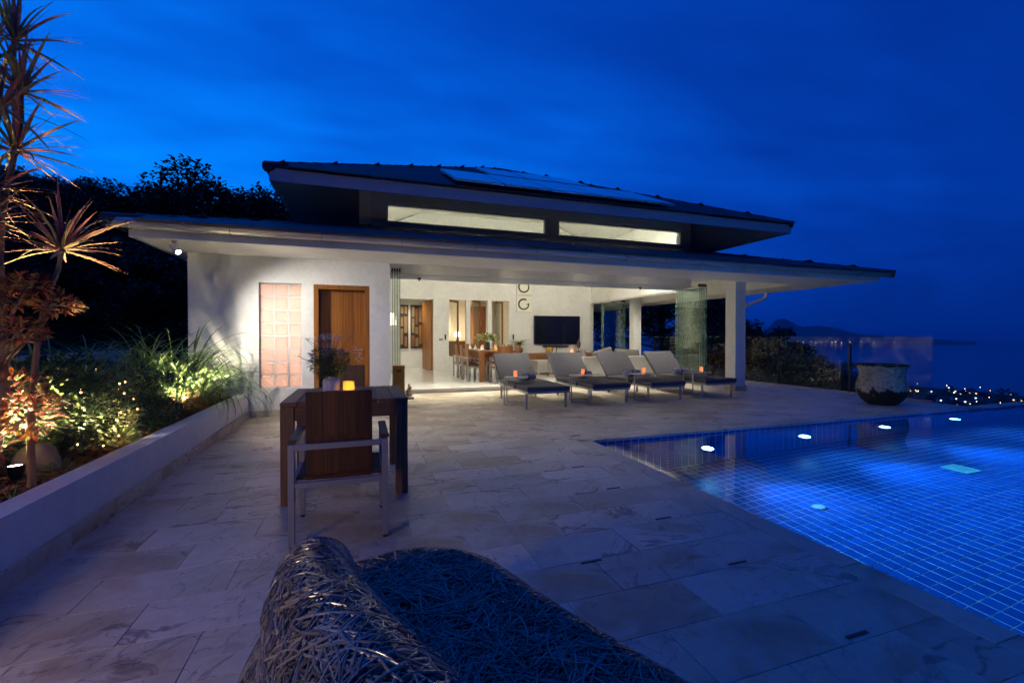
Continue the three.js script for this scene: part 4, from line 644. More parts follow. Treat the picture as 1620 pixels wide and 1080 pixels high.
{
  const TT = 0.853, R = rng(19), spots = [[2.9, -10.95], [2.9, -11.6], [2.9, -12.25], [3.48, -10.95], [3.48, -11.6], [3.48, -12.25]];
  const pl = thing('plate', 'round white dinner plate on the wooden dining table', 'plate', [0, 0, 0], 0, 'plates on the dining table'); part('dish', lathe([[0, 0.004], [0.08, 0.004], [0.13, 0.016], [0.133, 0.019], [0.128, 0.019], [0.08, 0.009], [0, 0.008]], 28), M.whiteWare, pl, { keepUv: true });
  const nk = thing('napkin', 'folded white napkin standing on a plate at the dining table', 'napkin', [0, 0, 0], 0, 'napkins on the dining table'); part('fold', new THREE.ConeGeometry(0.055, 0.13, 6, 1, true).translate(0, 0.075, 0), mat(L(0.75, 0.74, 0.7), 0.95), nk, { keepUv: true });
  const wg = thing('wine_glass', 'clear stemmed wine glass on the wooden dining table', 'glass', [0, 0, 0], 0, 'wine glasses on the dining table'); part('bowl', lathe([[0.03, 0], [0.032, 0.003], [0.005, 0.008], [0.004, 0.08], [0.028, 0.1], [0.036, 0.135], [0.031, 0.18]], 20), M.glass, wg, { keepUv: true });
  spots.forEach(([x, z], i) => { const s = x < 3.2 ? 1 : -1; for (const [o, dx, dz, yy] of [[pl, 0, 0, 0], [nk, 0, 0, 0.01], [wg, 0.14 * s, 0.12, 0]]) { const c = i ? dup(o, [0, 0, 0], 0) : o; c.position.set(x + dx, TT + yy, z + dz); } });
  const v = thing('table_vase', 'dark vase of pale green flowers in the middle of the dining table', 'vase', [3.19, TT, -11.45]);
  part('vase', lathe([[0, 0], [0.06, 0], [0.07, 0.05], [0.075, 0.16], [0.06, 0.22], [0.052, 0.22], [0.06, 0.15], [0, 0.03]], 24), M.dark, v, { keepUv: true });
  part('foliage', leaves(420, () => { const a = R() * 6.283, e = R(), r = 0.33 * Math.sqrt(R()), g = 0.6 + R() * 0.7; return { p: V(Math.cos(a) * r, 0.24 + e * 0.2 * (1 - r), Math.sin(a) * r), d: V(Math.cos(a), 0.5 + R(), Math.sin(a)), s: 0.05 + R() * 0.05, w: 0.4, c: R() < 0.6 ? [0.55 * g, 0.58 * g, 0.25 * g] : [0.18 * g, 0.26 * g, 0.07 * g] }; }), M.leaf, v, { keepUv: true });
  part('stem', Array.from({ length: 12 }, (_, k) => tube([[0, 0.1, 0], [Math.cos(k * 0.52) * 0.1, 0.27, Math.sin(k * 0.52) * 0.1], [Math.cos(k * 0.52) * 0.22, 0.36, Math.sin(k * 0.52) * 0.22]], 0.004, 5, 8)), mat(L(0.12, 0.18, 0.05), 0.7), v);
  candle('table_candle', 'lit candle glass on the dining table on the doorway side of its vase', 'candles on the dining table', [3.02, TT, -11.3], 0.035, 0.14, waxM(1, 0.66, 0.25), L(1, 0.6, 0.25), 0.014);
  candle('table_candle', 'lit candle glass on the dining table on the sideboard side of its vase', 'candles on the dining table', [3.36, TT, -11.25], 0.035, 0.14, waxM(1, 0.66, 0.25), L(1, 0.6, 0.25), 0.014);
}
// ---- pictures on the wall
function enso(gap, seed) {
  const S = 256, c = document.createElement('canvas'); c.width = c.height = S; const x = c.getContext('2d'), R = rng(seed); x.fillStyle = '#e9e4d2'; x.fillRect(0, 0, S, S);
  for (let b = 0; b < 26; b++) { const r = 74 + b * 0.95, a0 = -0.9 + gap + R() * 0.12, a1 = a0 + 5.2 + R() * 0.5 - (b % 5 === 0 ? 0.4 : 0); x.strokeStyle = 'rgba(26,24,24,' + (0.55 + R() * 0.45) + ')'; x.lineWidth = 1 + R() * 1.4; x.beginPath(); for (let k = 0; k <= 60; k++) { const a = a0 + (a1 - a0) * k / 60, rr = r + (k / 60 - 0.5) * 10 * (b / 26 - 0.5), px = 118 + Math.cos(a) * rr, py = 128 + Math.sin(a) * rr; k ? x.lineTo(px, py) : x.moveTo(px, py); } x.stroke(); }
  x.strokeStyle = '#1c1a1a'; x.lineWidth = 9; if (gap > 0.4) { x.beginPath(); x.moveTo(168, 116); x.lineTo(186, 140); x.moveTo(180, 128); x.lineTo(212, 126); x.stroke(); }
  x.fillStyle = '#b8503c'; x.fillRect(216, 58, 10, 10);
  const t = new THREE.CanvasTexture(c); t.colorSpace = THREE.SRGBColorSpace; t.magFilter = THREE.LinearFilter; return t;
}
for (const [k, y] of [[0, 2.335], [1, 2.93]]) {
  const t = thing('canvas_picture', k ? 'upper square canvas with a black brushed ring, cut off by the beam' : 'lower square canvas with a black brushed ring above the television side', 'picture', [5.33, y, -14.37]);
  part('canvas', rb(0.56, 0.53, 0.05, 0, 0, 0, 0.005), mat(L(0.72, 0.7, 0.6), 0.9), t);
  const f = new THREE.PlaneGeometry(0.545, 0.515).translate(0, 0, 0.0265); part('painting', f, mat(L(1, 1, 1), 0.9, { map: enso(k ? -0.5 : 0.6, 3 + k) }), t, { keepUv: true });
}
// ---- television, soundbar, sideboard and what stands on it
{
  const tv = thing('television', 'large black wall television showing a dark screen', 'television', [6.575, 1.445, -14.34]);
  part('body', rb(1.78, 1.01, 0.05, 0, 0, 0, 0.006), M.black, tv); part('screen', rb(1.745, 0.97, 0.004, 0, 0.006, 0.0275, 0.001), M.tv, tv); part('cable', rod([0.0, -0.5, -0.02], [-0.03, -0.85, -0.02], 0.012), M.black, tv);
  one('soundbar', 'long black soundbar under the television', 'soundbar', rb(0.98, 0.055, 0.08, 6.52, 0.875, -14.33, 0.01, 2), M.black);
  const sb = thing('sideboard', 'low wooden sideboard along the wall under the television', 'sideboard', [6.35, 0.1, -14.1]);
  part('carcass', rb(3.2, 0.5, 0.5, 0, 0.26, 0, 0.004), M.teak[0], sb, { long: 'x' }); part('top_board', rb(3.24, 0.03, 0.53, 0, 0.525, 0, 0.004), M.teak[0], sb, { long: 'x' });
  for (let k = 0; k < 4; k++) part('drawer_front', rb(0.77, 0.42, 0.02, -1.185 + k * 0.79, 0.26, 0.261, 0.003), M.teak[(k & 1) ? 2 : 0], sb, { long: 'x', ou: k });
  const P = thing('potted_fern', 'brown clay pot with feathery green leaves on the sideboard', 'potted plant', [5.02, 0.64, -14.05]), R = rng(23);
  part('pot', lathe([[0, 0], [0.07, 0], [0.13, 0.06], [0.16, 0.12], [0.14, 0.18], [0.07, 0.22], [0.06, 0.26], [0.085, 0.29], [0.07, 0.29], [0.05, 0.25], [0, 0.2]], 28), M.clay, P, { keepUv: true });
  const o = { pos: [], col: [] }; for (let i = 0; i < 90; i++) { const a = R() * 6.283, l = 0.25 + R() * 0.3, u = 0.3 + R() * 0.9, g = 0.6 + R() * 0.8, pts = []; for (let k = 0; k <= 6; k++) { const s = k / 6 * l; pts.push(V(Math.cos(a) * s * Math.cos(u * (1 - k / 8)), 0.28 + s * Math.sin(u) - s * s * 0.9, Math.sin(a) * s * 0.8)); } blade(pts, 0.024, [0.11 * g, 0.2 * g, 0.06 * g], o); } part('foliage', bladeGeo(o), M.leaf, P, { keepUv: true });
  one('amber_bowl', 'rounded amber glass bowl on the sideboard under the soundbar', 'bowl', lathe([[0, 0], [0.08, 0], [0.115, 0.05], [0.125, 0.13], [0.1, 0.19], [0.085, 0.2], [0.075, 0.19], [0.1, 0.1], [0, 0.02]], 28), M.amber, { keepUv: true }).position.set(6.15, 0.64, -14.05);
  candle('sideboard_candle', 'lit white candle on the sideboard beside the carved head', undefined, [6.98, 0.64, -13.98], 0.05, 0.13, waxM(1, 0.62, 0.42), L(1, 0.5, 0.3), 0.04);
  const h = thing('carved_head', 'small dark carved head on a stand on the sideboard', 'statue', [7.28, 0.64, -14.05]);
  part('plinth', rb(0.17, 0.06, 0.12, 0, 0.03, 0, 0.004), M.dark, h); part('rod', cyl(0.01, 0.01, 0.14, 0, 0.13, 0, 8), M.black, h);
  part('head', lathe([[0, 0.16], [0.035, 0.17], [0.06, 0.22], [0.075, 0.3], [0.07, 0.36], [0.045, 0.41], [0.03, 0.44], [0.02, 0.48], [0, 0.52]], 20), M.bronze, h, { keepUv: true }); part('nose', new THREE.ConeGeometry(0.014, 0.06, 6).translate(0, 0.3, 0.08), M.bronze, h);
}
// ---- sofa, cushions, ottoman, little table
{
  const s = thing('sofa', 'long pale fabric sofa with its back to the terrace', 'sofa', [6.55, 0.1, -10.6]);
  part('base', rb(2.3, 0.3, 0.95, 0, 0.22, -0.05, 0.03, 2), M.sofa, s); part('backrest', rb(2.3, 0.46, 0.2, 0, 0.36, 0.36, 0.03, 2), M.sofa, s);
  part('arm', rb(0.22, 0.42, 0.72, -1.04, 0.34, -0.14, 0.03, 2), M.sofa, s);
  for (let k = 0; k < 3; k++) part('seat_cushion', rb(0.68, 0.14, 0.66, -0.58 + k * 0.69, 0.44, -0.1, 0.04, 2), M.sofa, s); for (const x of [-1, 1]) for (const z of [-0.4, 0.3]) part('leg', rb(0.05, 0.075, 0.05, x, 0.0375, z, 0.004), M.steel, s);
  const pil = (w, h, d) => { const g = new RoundedBoxGeometry(w, h, d, 5, d * 0.45), p = g.attributes.position; for (let i = 0; i < p.count; i++) { const x = p.getX(i) / w * 2, y = p.getY(i) / h * 2, k = 1 - 0.5 * Math.pow(Math.max(Math.abs(x), Math.abs(y)), 3); p.setXYZ(i, p.getX(i) * (1 - 0.05 * (1 - Math.abs(y))), p.getY(i) * (1 - 0.06 * (1 - x * x)), p.getZ(i) * k); } g.computeVertexNormals(); return g; };
  [[-0.95, 0.62, 0.02, 0.55, 0.42, 1.25, -0.15, 'grey cushion standing on the sofa arm'], [-0.38, 0.68, 0.12, 0.72, 0.4, 0.1, 0.25, 'wide grey cushion on the sofa next to the standing one'], [0.36, 0.69, 0.14, 0.78, 0.36, -0.05, -0.05, 'wide grey cushion on the sofa near the glass doors']].forEach(([x, y, z, w, h, ry, rz, l]) => { const c = one('sofa_cushion', l, 'cushion', pil(w, h, 0.17), M.cushion); c.position.set(6.55 + x, y, -10.6 + z); c.rotation.set(-0.25, ry, rz); });
  const o = thing('ottoman', 'pale square ottoman before the wooden sideboard', 'ottoman', [5.15, 0.1, -12.1]); part('cushion', rb(0.7, 0.36, 0.6, 0, 0.24, 0, 0.04, 2), M.sofa, o); for (const x of [-0.3, 0.3]) for (const z of [-0.25, 0.25]) part('leg', rb(0.04, 0.06, 0.04, x, 0.03, z, 0.003), M.steel, o);
  const d = dup(ct, [5.1, 0.1, -11.2], 0.2, 'small metal side table beside the ottoman in the room'); delete d.userData.group; d.scale.set(0.95, 1.15, 0.95);
}
// ---- switches, inner door, relief, bedroom pieces
part('switch_plate', rb(0.13, 0.08, 0.012, 0, 0, 0, 0.003), M.greyMetal, villa).position.set(2.44, 1.12, -14.394);
part('wall_remote', rb(0.05, 0.17, 0.025, 0, 0, 0, 0.006), M.black, villa).position.set(2.58, 1.2, -14.388); part('wall_remote', rb(0.05, 0.17, 0.025, 0, 0, 0, 0.006), M.black, villa).position.set(4.94, 1.2, -14.388);
{
  const d = thing('inner_door', 'open wooden door leaf with a long black pull in the doorway', 'door', [2.16, 0.1, -14.5], 0);
  const lf = part('leaf', rb(0.05, 2.3, 0.95, 0, 1.155, -0.48, 0.004), M.doorWood[0], d, { long: 'y' }); d.rotation.y = 0.18; part('pull_handle', [rod([-0.07, 0.75, -0.85], [-0.07, 1.65, -0.85], 0.012), rod([-0.02, 0.85, -0.85], [-0.07, 0.85, -0.85], 0.01), rod([-0.02, 1.55, -0.85], [-0.07, 1.55, -0.85], 0.01)], M.black, d);
  const R = rng(88);
  [[1.24, 1.565, 'narrow'], [1.64, 2.08, 'wide']].forEach(([a, b, l], q) => {
    const t = thing('wood_relief', l + ' wall relief of weathered wood pieces in the corridor', 'wall art', [(a + b) / 2, 1.57, -16.17]); part('backing', rb(b - a, 1.56, 0.03, 0, 0, 0, 0.004), M.walnut, t, { long: 'y' });
    const cols = q ? 3 : 2, cw = (b - a - 0.05) / cols; for (let c = 0; c < cols; c++) { let y = -0.72 + R() * 0.1; while (y < 0.6) { const h = Math.min(0.22 + R() * 0.5, 0.72 - y); if (h < 0.1) break; const k = R(); part('wood_piece', rb(cw * (0.6 + R() * 0.3), h, 0.03 + R() * 0.03, -(b - a) / 2 + 0.025 + cw * (c + 0.5), y + h / 2, 0.03, 0.005), k < 0.5 ? mat(L(0.42, 0.31, 0.17), 0.85, { map: rep(WOOD, 0.3, 0.8) }) : M.teak[k < 0.8 ? 2 : 1], t, { long: 'y', ou: R() * 3, ov: R() * 3 }); y += h + 0.05 + R() * 0.1; } }
  });
  // inner windows: pivoting wooden frames
  [[2.70, 3.29], [3.42, 4.03], [4.18, 4.78]].forEach(([a, b], i) => { const w = thing('inner_window', ['tall inner window looking onto the bedside lamp', 'middle tall inner window behind the table flowers', 'tall inner window next to the ring pictures'][i], 'window', [a + 0.2 + i * 0.05, 0.57, -14.52], -0.75); part('frame', [rb(0.05, 0.07, 0.5, 0, 1.82, 0, 0.004), rb(0.05, 0.05, 0.5, 0, 0.03, 0, 0.004), rb(0.05, 1.74, 0.045, 0, 0.925, -0.23, 0.004)], M.teak[2], w); part('pane', bx(0.008, 1.73, 0.45, 0, 0.92, 0.02), M.greenGlass, w); });
  const dr = thing('dresser', 'wooden chest of drawers under the bedroom lamp', 'dresser', [3.2, 0.1, -16.6]); part('carcass', rb(1.1, 0.95, 0.5, 0, 0.475, 0, 0.004), M.teak[0], dr, { long: 'x' }); for (let k = 0; k < 3; k++) part('drawer_front', rb(1.04, 0.27, 0.02, 0, 0.18 + k * 0.3, 0.262, 0.003), M.teak[2], dr, { long: 'x' });
  const bl = thing('bedside_lamp', 'glowing table lamp on the bedroom chest of drawers', 'lamp', [3.42, 1.05, -16.5]); part('base', lathe([[0, 0], [0.07, 0], [0.05, 0.03], [0.02, 0.1], [0.02, 0.16], [0, 0.16]], 20), M.bronze, bl, { keepUv: true }); part('shade', cyl(0.09, 0.12, 0.17, 0, 0.25, 0, 24), glow(1, 0.8, 0.5, 7), bl); point(L(1, 0.76, 0.45), 3, 3.42, 1.3, -16.5, 4);
  const wd = thing('wardrobe', 'tall wooden wardrobe seen through the middle inner window', 'wardrobe', [4.35, 0.1, -17.0]); part('carcass', rb(0.5, 2.3, 0.5, 0, 1.15, 0, 0.004), M.teak[1], wd, { long: 'y' }); part('door', rb(0.46, 2.2, 0.02, 0, 1.15, 0.262, 0.003), M.teak[0], wd, { long: 'y' });
}
// ---- flood lamp under the eave
{
  const t = thing('eave_spotlight', 'small white spotlight under the eave above the planted bed', 'spotlight', [-2.22, 2.4, -6.56]);
  part('bracket', [cyl(0.03, 0.03, 0.012, 0, -0.006, 0, 16), rod([0, 0, 0], [0.0, -0.07, 0.0], 0.009)], M.greyMetal, t);
  const h = part('housing', [cyl(0.036, 0.032, 0.13, 0, 0, 0, 20)], M.whiteWare, t); h.position.set(0.02, -0.1, 0.015); h.quaternion.setFromUnitVectors(V(0, -1, 0), V(0.6, -0.7, 0.4).normalize()); part('lens', cyl(0.03, 0.03, 0.006, 0, -0.068, 0, 20), glow(0.85, 0.92, 1, 25), h);
  spot(L(1, 0.95, 0.88), 25, [-2.14, 2.22, -6.5], [0.0, 0.8, -6.95], 0.9, 1, 3);
}

// ================================================================ the planted bed
// ---- dragon trees: each leaf its own blade
{
  const lg4 = [0, 1, 2, 3].map((v) => { const R = rng(200 + v), c = [[0.34, 0.18, 0.11], [0.4, 0.23, 0.1], [0.3, 0.11, 0.1], [0.3, 0.24, 0.09]][v], len = 0.34 + v * 0.02, pts = []; for (let k = 0; k <= 7; k++) { const t = k / 7; pts.push(V(t * len, -Math.pow(t, 2.4) * (0.02 + v * 0.03), 0)); } return bladeGeo(blade(pts, 0.021, c)); });
  function rosette(tree, at, n, tiltMin, tiltMax, size, seed) {
    const R = rng(seed), core = part('rosette', new THREE.ConeGeometry(0.022 * size, 0.09 * size, 8).translate(0, 0.03, 0), M.gloss, tree); core.geometry.setAttribute('color', new THREE.Float32BufferAttribute(new Float32Array(core.geometry.attributes.position.count * 3).fill(0.14), 3)); core.position.set(...at);
    for (let i = 0; i < n; i++) { const me = new THREE.Mesh(lg4[i % 4], M.leaf), a = i * 2.39996 + R() * 0.5, el = mix(tiltMin, tiltMax, i / n) + (R() - 0.5) * 0.3; me.name = 'leaf'; me.rotation.order = 'YZX'; me.rotation.set((R() - 0.5) * 0.9, a, el); const s = size * (0.8 + R() * 0.4); me.scale.set(s, s, s); me.castShadow = me.receiveShadow = true; core.add(me); }
  }
  const tr = (pts, r0, r1) => { const c = new THREE.CatmullRomCurve3(pts.map((p) => V(...p))), g = new THREE.TubeGeometry(c, pts.length * 5, 1, 9, false), p = g.attributes.position; for (let i = 0; i < p.count; i++) { const k = Math.floor(i / 10) / (pts.length * 5), q = c.getPointAt(Math.min(1, k)), r = mix(r0, r1, k) * (1 + 0.08 * Math.sin(k * 130)); p.setXYZ(i, q.x + (p.getX(i) - q.x) * r, q.y + (p.getY(i) - q.y) * r, q.z + (p.getZ(i) - q.z) * r); } g.computeVertexNormals(); return g; };
  const a = thing('dragon_tree', 'slender dragon tree with one open fan of narrow leaves', 'tree', [0, 0, 0], 0); part('trunk', tr([[-1.83, 0.29, -3.33], [-1.85, 0.58, -3.36], [-1.85, 0.80, -3.37], [-1.85, 0.99, -3.40], [-1.84, 1.17, -3.41], [-1.80, 1.44, -3.42], [-1.75, 1.62, -3.43], [-1.74, 1.73, -3.44]], 0.02, 0.012), M.bark, a); rosette(a, [-1.74, 1.73, -3.44], 46, 1.45, -0.2, 1.0, 11);
  const b = thing('dragon_tree', 'tall branching dragon tree with many spiky leaf heads against the sky', 'tree', [0, 0, 0], 0);
  part('trunk', [tr([[-2.0, 0.29, -3.28], [-1.94, 0.82, -3.30], [-1.97, 1.32, -3.36], [-2.02, 1.70, -3.43], [-2.02, 2.01, -3.47], [-1.99, 2.33, -3.51]], 0.026, 0.014), tr([[-1.99, 2.30, -3.51], [-1.97, 2.53, -3.53], [-1.98, 2.71, -3.55]], 0.012, 0.009), tr([[-1.98, 2.52, -3.53], [-2.02, 2.81, -3.56], [-2.03, 3.02, -3.59]], 0.011, 0.008), tr([[-2.01, 1.9, -3.45], [-2.05, 2.2, -3.44], [-2.01, 2.54, -3.43]], 0.012, 0.009), tr([[-2.0, 1.55, -3.4], [-2.1, 1.8, -3.42], [-2.1, 2.05, -3.45]], 0.012, 0.009), tr([[-2.01, 2.54, -3.43], [-2.09, 2.7, -3.5], [-2.16, 2.86, -3.58]], 0.009, 0.007)], M.bark, b);
  [[-1.99, 2.33, -3.51, 38], [-1.98, 2.71, -3.55, 36], [-2.03, 3.03, -3.59, 36], [-2.01, 2.55, -3.43, 32], [-2.08, 2.06, -3.45, 36], [-2.04, 1.86, -3.36, 30], [-2.16, 2.86, -3.58, 30]].forEach(([x, y, z, n], i) => rosette(b, [x, y, z], n, 1.4, i > 3 ? -0.5 : -0.35, 0.98, 31 + i));
}
// ---- shrubs
function shrub(name, label, { at, stems, clumps, n, leaf, w = 0.5, cols, stemM = M.bark, m = M.leaf, seed }) {
  const R = rng(seed), t = thing(name, label, 'shrub', at), sg = stems.map(([p, r]) => tube(p, r, 7, 18)); part('stem', sg, stemM, t);
  part('foliage', leaves(n, (i) => { const [cx, cy, cz, rx, ry, rz] = clumps[Math.floor(R() * clumps.length)], a = R() * 6.283, u = R() * 2 - 1, q = Math.sqrt(1 - u * u), r = Math.cbrt(0.25 + 0.75 * R()), o = V(q * Math.cos(a), u, q * Math.sin(a)), c = cols[Math.floor(R() * cols.length)], k = 0.65 + R() * 0.7; return { p: V(cx + o.x * rx * r, Math.max(0.0, cy + o.y * ry * r), cz + o.z * rz * r), d: V(o.x + (R() - 0.5) * 1.3, o.y * 0.6 + 0.25 + (R() - 0.5), o.z + (R() - 0.5) * 1.3), s: leaf * (0.7 + R() * 0.6), w, c: [c[0] * k, c[1] * k, c[2] * k] }; }), m, t, { keepUv: true });
  return t;
}
const rnd = (n, f, seed) => { const R = rng(seed); return Array.from({ length: n }, (_, i) => f(R, i)); };
shrub('red_leaf_shrub', 'red leaved shrub on bare pale branches lit from below', { at: [-1.95, 0.3, -3.3], seed: 51, stemM: M.bark, leaf: 0.052, w: 0.42, n: 2300, cols: [[0.32, 0.06, 0.025], [0.36, 0.12, 0.03], [0.3, 0.22, 0.06], [0.2, 0.04, 0.03]],
  stems: rnd(12, (R, i) => { const e = [[0.06, 1.13, 0.02], [0.16, 1.18, 0.05], [0.26, 1.09, 0.03], [0.14, 0.93, 0.1], [-0.1, 1.2, 0.1], [0.0, 0.6, 0.05], [0.14, 0.45, 0.04], [-0.2, 0.9, 0], [-0.15, 0.5, 0.2], [0.1, 0.3, 0.25], [0.22, 1.02, 0.0], [-0.3, 1.15, 0.1]][i]; return [[[-0.18 + R() * 0.08, 0, R() * 0.08], [-0.16 + e[0] * 0.25, e[1] * 0.5, e[2] * 0.5], e], 0.006 + R() * 0.004]; }, 5),
  clumps: [[0.05, 1.13, 0.02, 0.09, 0.06, 0.1], [0.16, 1.19, 0.04, 0.07, 0.05, 0.08], [0.27, 1.09, 0.03, 0.09, 0.05, 0.07], [0.14, 0.93, 0.1, 0.1, 0.06, 0.09], [-0.1, 1.18, 0.1, 0.16, 0.12, 0.14], [0.0, 0.58, 0.02, 0.2, 0.14, 0.14], [0.14, 0.46, 0.03, 0.13, 0.13, 0.12], [-0.2, 0.75, 0.05, 0.2, 0.2, 0.18], [0.02, 0.36, 0.22, 0.16, 0.14, 0.14], [-0.22, 0.42, 0.2, 0.16, 0.16, 0.14]] });
shrub('clipped_shrub', 'dense rounded green shrub wound with tiny string lights', { at: [-2.15, 0.3, -4.05], seed: 52, leaf: 0.044, w: 0.62, n: 6400, cols: [[0.05, 0.11, 0.025], [0.07, 0.15, 0.03], [0.04, 0.08, 0.02], [0.09, 0.17, 0.05]], stems: [[[[0.16, 0, 0.05], [0.13, 0.16, 0.02], [0.06, 0.4, 0]], 0.05], [[[0.16, 0.0, 0.05], [0.24, 0.02, 0.07], [0.33, 0.0, 0.09]], 0.022], [[[0.1, 0.2, 0.02], [-0.1, 0.4, 0.1], [-0.2, 0.5, 0.1]], 0.025]],
  clumps: [[0.02, 0.42, 0, 0.42, 0.3, 0.4], [0.22, 0.36, 0.05, 0.24, 0.26, 0.3], [-0.25, 0.5, 0.0, 0.34, 0.28, 0.36], [0.05, 0.56, -0.1, 0.4, 0.2, 0.4], [-0.1, 0.3, 0.25, 0.32, 0.18, 0.25]] });
shrub('variegated_shrub', 'small shrub with pale cream and green leaves at the planter edge', { at: [-1.93, 0.3, -4.5], seed: 53, leaf: 0.075, w: 0.6, n: 330, cols: [[0.42, 0.42, 0.16], [0.5, 0.48, 0.24], [0.2, 0.3, 0.08]], stems: rnd(5, (R) => [[[0, 0, 0], [(R() - 0.5) * 0.15, 0.12, (R() - 0.5) * 0.2], [(R() - 0.5) * 0.22, 0.28, (R() - 0.5) * 0.36]], 0.004], 7), clumps: [[0.02, 0.14, 0.02, 0.12, 0.13, 0.18], [0.06, 0.07, 0.12, 0.1, 0.07, 0.1], [0.0, 0.24, -0.08, 0.1, 0.08, 0.12]] });
shrub('dark_shrub', 'dark leafy shrub between the cream shrub and the tall grass', { at: [-2.0, 0.3, -5.35], seed: 54, leaf: 0.045, w: 0.5, n: 3000, cols: [[0.035, 0.08, 0.02], [0.05, 0.11, 0.03], [0.03, 0.06, 0.02]], stems: rnd(7, (R) => [[[0, 0, 0], [(R() - 0.5) * 0.3, 0.25, (R() - 0.5) * 0.4], [(R() - 0.5) * 0.5, 0.5, (R() - 0.5) * 0.7]], 0.008], 8), clumps: [[0.05, 0.28, 0, 0.26, 0.26, 0.42], [-0.2, 0.42, 0.05, 0.28, 0.2, 0.4], [0.1, 0.16, 0.25, 0.18, 0.16, 0.28]] });
shrub('low_herb', 'low herb with short narrow leaves by the planter rim', { at: [-1.86, 0.3, -3.62], seed: 55, leaf: 0.07, w: 0.25, n: 60, cols: [[0.14, 0.2, 0.06]], stems: [[[[0, 0, 0], [0.01, 0.03, 0], [0.02, 0.05, 0]], 0.004]], clumps: [[0, 0.03, 0, 0.07, 0.03, 0.07]] });
// ---- tall grass arching over the wall
{
  const R = rng(61), t = thing('lemongrass', 'big clump of arching green grass spilling over the planter wall', 'grass plant', [0, 0, 0]), o = { pos: [], col: [] }, dry = { pos: [], col: [] };
  const grow = (bx_, bz, a, len, lift, droop, w, c, out) => { const pts = [], n = 11; let p = V(bx_, 0.31, bz), el = lift; for (let k = 0; k <= n; k++) { pts.push(p.clone()); const s = len / n; p = p.clone().add(V(Math.cos(a) * Math.cos(el) * s, Math.sin(el) * s, Math.sin(a) * Math.cos(el) * s)); el -= droop * (0.4 + 1.3 * k / n) / n * 2; } blade(pts, w, c, out); };
  for (let i = 0; i < 620; i++) { const cl = [[-2.2, -6.55], [-2.1, -6.75], [-2.45, -6.3], [-2.75, -6.1], [-3.0, -6.4], [-2.6, -6.8], [-3.2, -5.9]][Math.floor(Math.pow(R(), 1.5) * 7)], k = 0.6 + R() * 0.8; grow(cl[0] + (R() - 0.5) * 0.26, cl[1] + (R() - 0.5) * 0.26, R() * 6.283, 0.95 + R() * 0.75, 1.5 - R() * 0.7, 0.7 + R() * 1.2, 0.017 + R() * 0.012, [0.19 * k, 0.3 * k, 0.07 * k], o); }
  for (let i = 0; i < 34; i++) { const k = 0.6 + R() * 0.6; grow(-2.0 + (R() - 0.5) * 0.2, -6.75 + (R() - 0.5) * 0.3, -0.6 + R() * 1.3, 0.95 + R() * 0.4, 1.0 - R() * 0.45, 0.9 + R() * 0.8, 0.012 + R() * 0.006, [0.1 * k, 0.17 * k, 0.05 * k], o); }
  for (const [x, z, a, l] of [[-1.95, -6.2, 0.3, 0.72], [-1.98, -6.1, 0.9, 0.5]]) grow(x, z, a, l, 1.0, 2.2, 0.018, [0.12, 0.24, 0.05], o);
  for (let i = 0; i < 420; i++) { const k = 0.6 + R() * 0.7; grow(-2.15 + (R() - 0.5) * 0.4, -6.5 + (R() - 0.5) * 0.6, R() * 6.283, 0.2 + R() * 0.3, 1.4 - R() * 1.1, R() * 1.6, 0.008, [0.42 * k, 0.2 * k, 0.07 * k], dry); }
  part('blades', bladeGeo(o), M.leaf, t, { keepUv: true }); part('dry_blades', bladeGeo(dry), M.leaf, t, { keepUv: true, label: 'dry orange brown blades at the base' });
}
one('young_shoot', 'single green shoot with two blades at the planter rim', 'plant', (() => { const o = { pos: [], col: [] }; for (const [a, l, e] of [[0.2, 0.12, 1.3], [2.6, 0.1, 1.2], [1.2, 0.07, 1.0]]) { const pts = []; for (let k = 0; k <= 5; k++) pts.push(V(-1.79 + Math.cos(a) * Math.cos(e) * l * k / 5, 0.31 + Math.sin(e) * l * k / 5, -3.1 + Math.sin(a) * Math.cos(e) * l * k / 5)); blade(pts, 0.016, [0.2, 0.36, 0.06], o); } return bladeGeo(o); })(), M.leaf, { keepUv: true });
// ---- string lights in the shrub
{
  const t = thing('string_lights', 'string of tiny warm bulbs wound through the rounded shrub', 'string lights', [0, 0, 0]), R = rng(91), pts = [], gm = glow(1, 0.5, 0.16, 14), bg = new THREE.SphereGeometry(0.0052, 8, 6);
  for (let i = 0; i < 44; i++) { const a = i * 0.62 + R() * 0.5, y = 0.42 + ((i * 0.37) % 1) * 0.52 + R() * 0.06, r = 0.43 * Math.sqrt(Math.max(0.1, 1 - Math.pow((y - 0.68) / 0.4, 2))) + 0.05; pts.push([-2.12 + Math.cos(a) * r, y, -4.05 + Math.sin(a) * r]); }
  for (const p of pts) { const me = new THREE.Mesh(bg, gm); me.name = 'bulb'; me.position.set(...p); t.add(me); }
  part('wire', tube(pts, 0.0016, 4, 260), M.dark, t);
}
